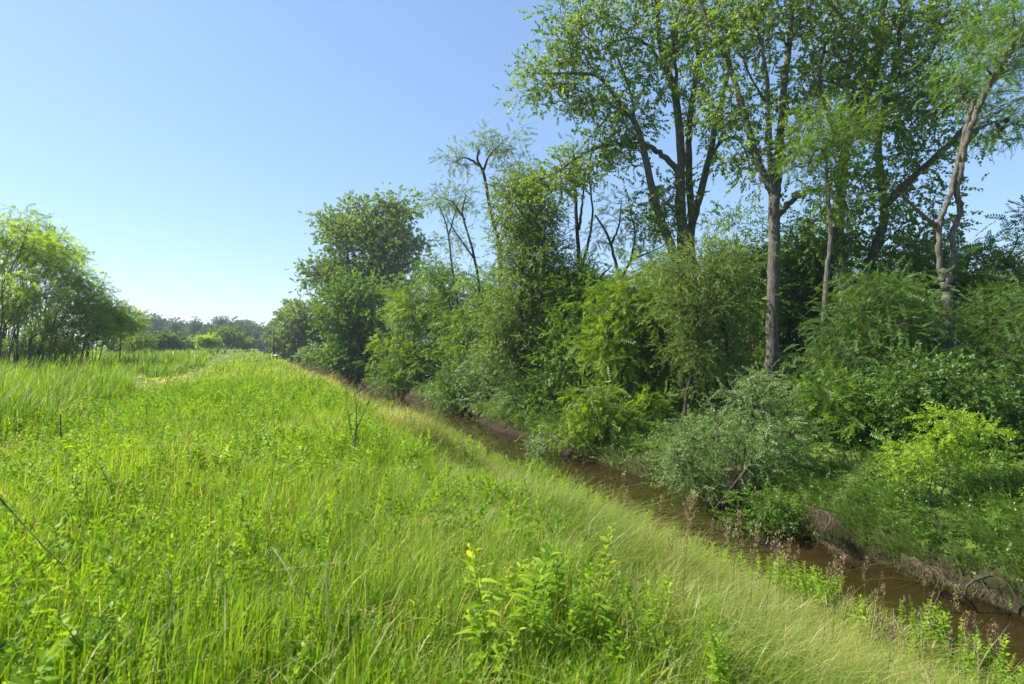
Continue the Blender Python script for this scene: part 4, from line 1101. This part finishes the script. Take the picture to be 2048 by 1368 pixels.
    # dry twigs lying through the near grass
    for i, (pts, D, r, lab) in enumerate([
            ([(-30, 965), (25, 1025), (75, 1080), (125, 1130)], [2.9, 2.9, 2.8, 2.75], .0045, 'dark dry twig slanting down through the grass at the left edge'),
            ([(545, 1095), (575, 1140), (590, 1180), (612, 1222)], [3.1, 3.0, 2.95, 2.9], .0022, 'pale broken straw stem bent among the near weeds'),
            ([(652, 1120), (655, 1210), (665, 1290), (668, 1380)], [2.2, 2.2, 2.2, 2.2], .0022, 'pale upright dry stem in front of the weeds at the bottom'),
            ([(540, 1142), (620, 1132), (700, 1122)], [3.1, 3.1, 3.1], .0016, 'pale straw lying almost level across the near weeds')]):
        mb = MB(); c = catmull([P(x, y, d) for (x, y), d in zip(pts, D)], 5); tube(mb, c, np.linspace(r, r * .55, len(c)), 5)
        tag(mb.obj('dry_twig', M['dark_bark'] if i == 0 else M['pale_stem'], None, smooth=True), lab, 'twig')

    # pale leafy seedling at the water's edge
    D = 15.6; b = gpt(1072, D)
    tree('young_shrub', 'pale leafy seedling standing up against the brown water', 'seedling', b, [([b - [0, 0, .1], b + [.02, 0, .5], P(1072, 885, D)], .008, .004)],
         [LB(1072, 903, D, 11, 24, .14, 20, .14, 6), LB(1070, 935, D, 18, 18, .2, 16, .15, 6)], ('ovate', .22), 'silver', 'dark_bark', None, ('stem', 'leaves'), rtip=.002)
    D = depth_at(928, 945); b = gpt(928, D)
    tree('young_shrub', 'thin yellowish seedling on the slope left of the water', 'seedling', b, [([b - [0, 0, .1], b + [.02, 0, .4], P(928, 880, D)], .006, .003)],
         [LB(928, 900, D, 11, 26, .12, 14, .1, 5)], ('ovate', .18), 'bright', 'dark_bark', None, ('stem', 'leaves'), rtip=.002)

    # flood debris and roots on the far bank
    def debris(name, lab, cat, px_, py_, D, w, h, n, lean, mat='straw', seed=1):
        r = np.random.default_rng(seed); c = P(px_, py_, D)
        mb = MB()
        for k in range(n):
            a = r.uniform(0, PI); rr = r.uniform(.2, 1) ** .5
            p0 = c + np.array([r.normal(0, .35) * w, r.normal(0, .22), h * .5 * r.uniform(.2, 1)])
            d = np.array([r.normal(lean, .5), r.normal(-.3, .3), -abs(r.normal(.8, .3))]) * h * r.uniform(.5, 1.1)
            pts = [p0, p0 + d * .5 + [0, -.06, .10 * h], p0 + d + [0, 0, -.05]]
            tube(mb, catmull(pts, 3), np.linspace(.0038, .0016, 7), 3, r.uniform(0, 1), cap=False)
        tag(mb.obj(name, M[mat]), lab, cat)
    debris('root_clump', 'mop of brown dead grass hanging over the waters edge', 'dead grass', 1840, 1135, 8.75, .12, .18, 220, .3, seed=1)
    debris('root_clump', 'pointed heap of brown dead grass on the shaded bank', 'dead grass', 1643, 1035, 10.6, .06, .28, 240, 0, seed=2)
    debris('root_clump', 'brown debris caught around the base of the bright sapling', 'debris', 1865, 1045, 10.1, .22, .22, 160, .2, seed=3)
    debris('root_clump', 'ragged brown roots hanging on the undercut bank below the silvery shrub', 'roots', 1465, 950, 12.9, .22, .6, 200, .2, 'straw', seed=4)
    debris('root_clump', 'matted brown flood debris beside the twisted driftwood root', 'debris', 1955, 1175, 8.3, .10, .10, 90, -.5, seed=5)
    debris('root_clump', 'brown dead grass fringe on the undercut bank below the feathery shrub', 'dead grass', 1180, 905, 19, .6, .4, 160, .1, 'straw', seed=6)
    debris('root_clump', 'brown root mat at the waters edge right of the small green shrub', 'roots', 1665, 1100, 10.0, .07, .14, 90, .6, 'straw', seed=8)
    # driftwood
    for lab, limbs in [
        ('twisted driftwood root propped on the bank at the right', [([(1985, 1150), (1940, 1165), (1925, 1195), (1890, 1195), (1875, 1170)], 8.2, .022), ([(1925, 1190), (1950, 1215), (1965, 1240)], 8.2, .018), ([(1880, 1180), (1870, 1215), (1845, 1222)], 8.2, .016)]),
        ('pale bent branch sticking out of the dark water', [([(1510, 1068), (1528, 1088), (1545, 1100), (1558, 1118)], 10.2, .022), ([(1532, 1090), (1537, 1072)], 10.2, .012)]),
        ('dark leaning branch reaching down to the water under the silvery shrub', [([(1500, 930), (1455, 985), (1420, 1030)], 12.3, .035), ([(1470, 965), (1480, 1000), (1490, 1030)], 12.3, .018)]),
        ('thin grey dead branch lying on the bank at the right edge', [([(1990, 1060), (2030, 1045), (2070, 1020)], 9.8, .02), ([(2030, 1045), (2050, 1060)], 9.8, .01)])]:
        b = P(*limbs[0][0][0], limbs[0][1])
        mb = MB()
        for pts, D, r in limbs:
            c = catmull(PL(D, *pts), 5); c += rng.normal(0, .008, c.shape)
            tube(mb, c, np.linspace(r, r * .4, len(c)), 7)
        tag(mb.obj('driftwood', M['dark_bark'] if 'dark' in lab[:6] or 'twisted' in lab else M['dead'], None, smooth=True), lab, 'driftwood')


build_small()

# ------------------------------------------------------------------ air
hm, hnt, hN, hL = new_mat('thin_haze')
ho = hN.new('ShaderNodeOutputMaterial'); pv = hN.new('ShaderNodeVolumePrincipled')
pv.inputs['Color'].default_value = (.80, .88, 1, 1); pv.inputs['Density'].default_value = .0004; pv.inputs['Anisotropy'].default_value = .2
hL.new(pv.outputs[0], ho.inputs['Volume'])
mb = MB()
V = np.array([[x, y, z] for x in (-4100, 4100) for y in (-700, 4900) for z in (-14, 48)], float)
Fq = [(0, 1, 3, 2), (4, 6, 7, 5), (0, 4, 5, 1), (2, 3, 7, 6), (0, 2, 6, 4), (1, 5, 7, 3)]
mb.add(V, [t for q in Fq for t in ((q[0], q[1], q[2]), (q[0], q[2], q[3]))], .5)
tag(mb.obj('haze', hm), 'thin pale summer haze over the field', 'haze', kind='stuff')

# ------------------------------------------------------------------ light, sky, camera
w = bpy.data.worlds.new('World'); sc.world = w; w.use_nodes = True
nt = w.node_tree; bg = nt.nodes['Background']
sk = nt.nodes.new('ShaderNodeTexSky'); sk.sky_type = 'NISHITA'; sk.sun_disc = False
sk.sun_elevation = SUN_EL; sk.sun_rotation = SUN_AZ
sk.air_density = 1.0; sk.dust_density = .5; sk.ozone_density = 10
gm = nt.nodes.new('ShaderNodeGamma'); gm.inputs[1].default_value = .62
hs = nt.nodes.new('ShaderNodeHueSaturation'); hs.inputs['Saturation'].default_value = 1.08; hs.inputs['Value'].default_value = 1.09; hs.inputs['Hue'].default_value = .502
nt.links.new(sk.outputs[0], gm.inputs[0]); nt.links.new(gm.outputs[0], hs.inputs['Color']); nt.links.new(hs.outputs[0], bg.inputs[0]); bg.inputs[1].default_value = .15

sun = bpy.data.lights.new('sun', 'SUN'); sun.energy = 4.9; sun.angle = math.radians(.5); sun.color = (1, .94, .82)
so = bpy.data.objects.new('sun', sun); COL.objects.link(so)
S = Vector((math.sin(SUN_AZ) * math.cos(SUN_EL), math.cos(SUN_AZ) * math.cos(SUN_EL), math.sin(SUN_EL)))
so.rotation_euler = S.to_track_quat('Z', 'Y').to_euler()

cam = bpy.data.cameras.new('camera'); co = bpy.data.objects.new('camera', cam); COL.objects.link(co)
co.location = (0, 0, EYE); co.rotation_euler = (PI / 2, 0, 0)
cam.sensor_width = 36; cam.lens = F / 2048 * 36; cam.shift_y = (HY - 684) / 2048
cam.clip_start = .05; cam.clip_end = 9000
cam.dof.use_dof = True; cam.dof.focus_distance = 15; cam.dof.aperture_fstop = 2.8
sc.camera = co

sc.view_settings.view_transform = 'Standard'; sc.view_settings.look = 'None'
sc.view_settings.exposure = 1.3; sc.view_settings.gamma = 1
cy = sc.cycles
cy.use_adaptive_sampling = True; cy.adaptive_threshold = .01; cy.volume_bounces = 0; cy.max_bounces = 6; cy.diffuse_bounces = 4; cy.glossy_bounces = 2; cy.transmission_bounces = 3; cy.transparent_max_bounces = 4
cy.caustics_reflective = False; cy.caustics_refractive = False; cy.sample_clamp_indirect = 6
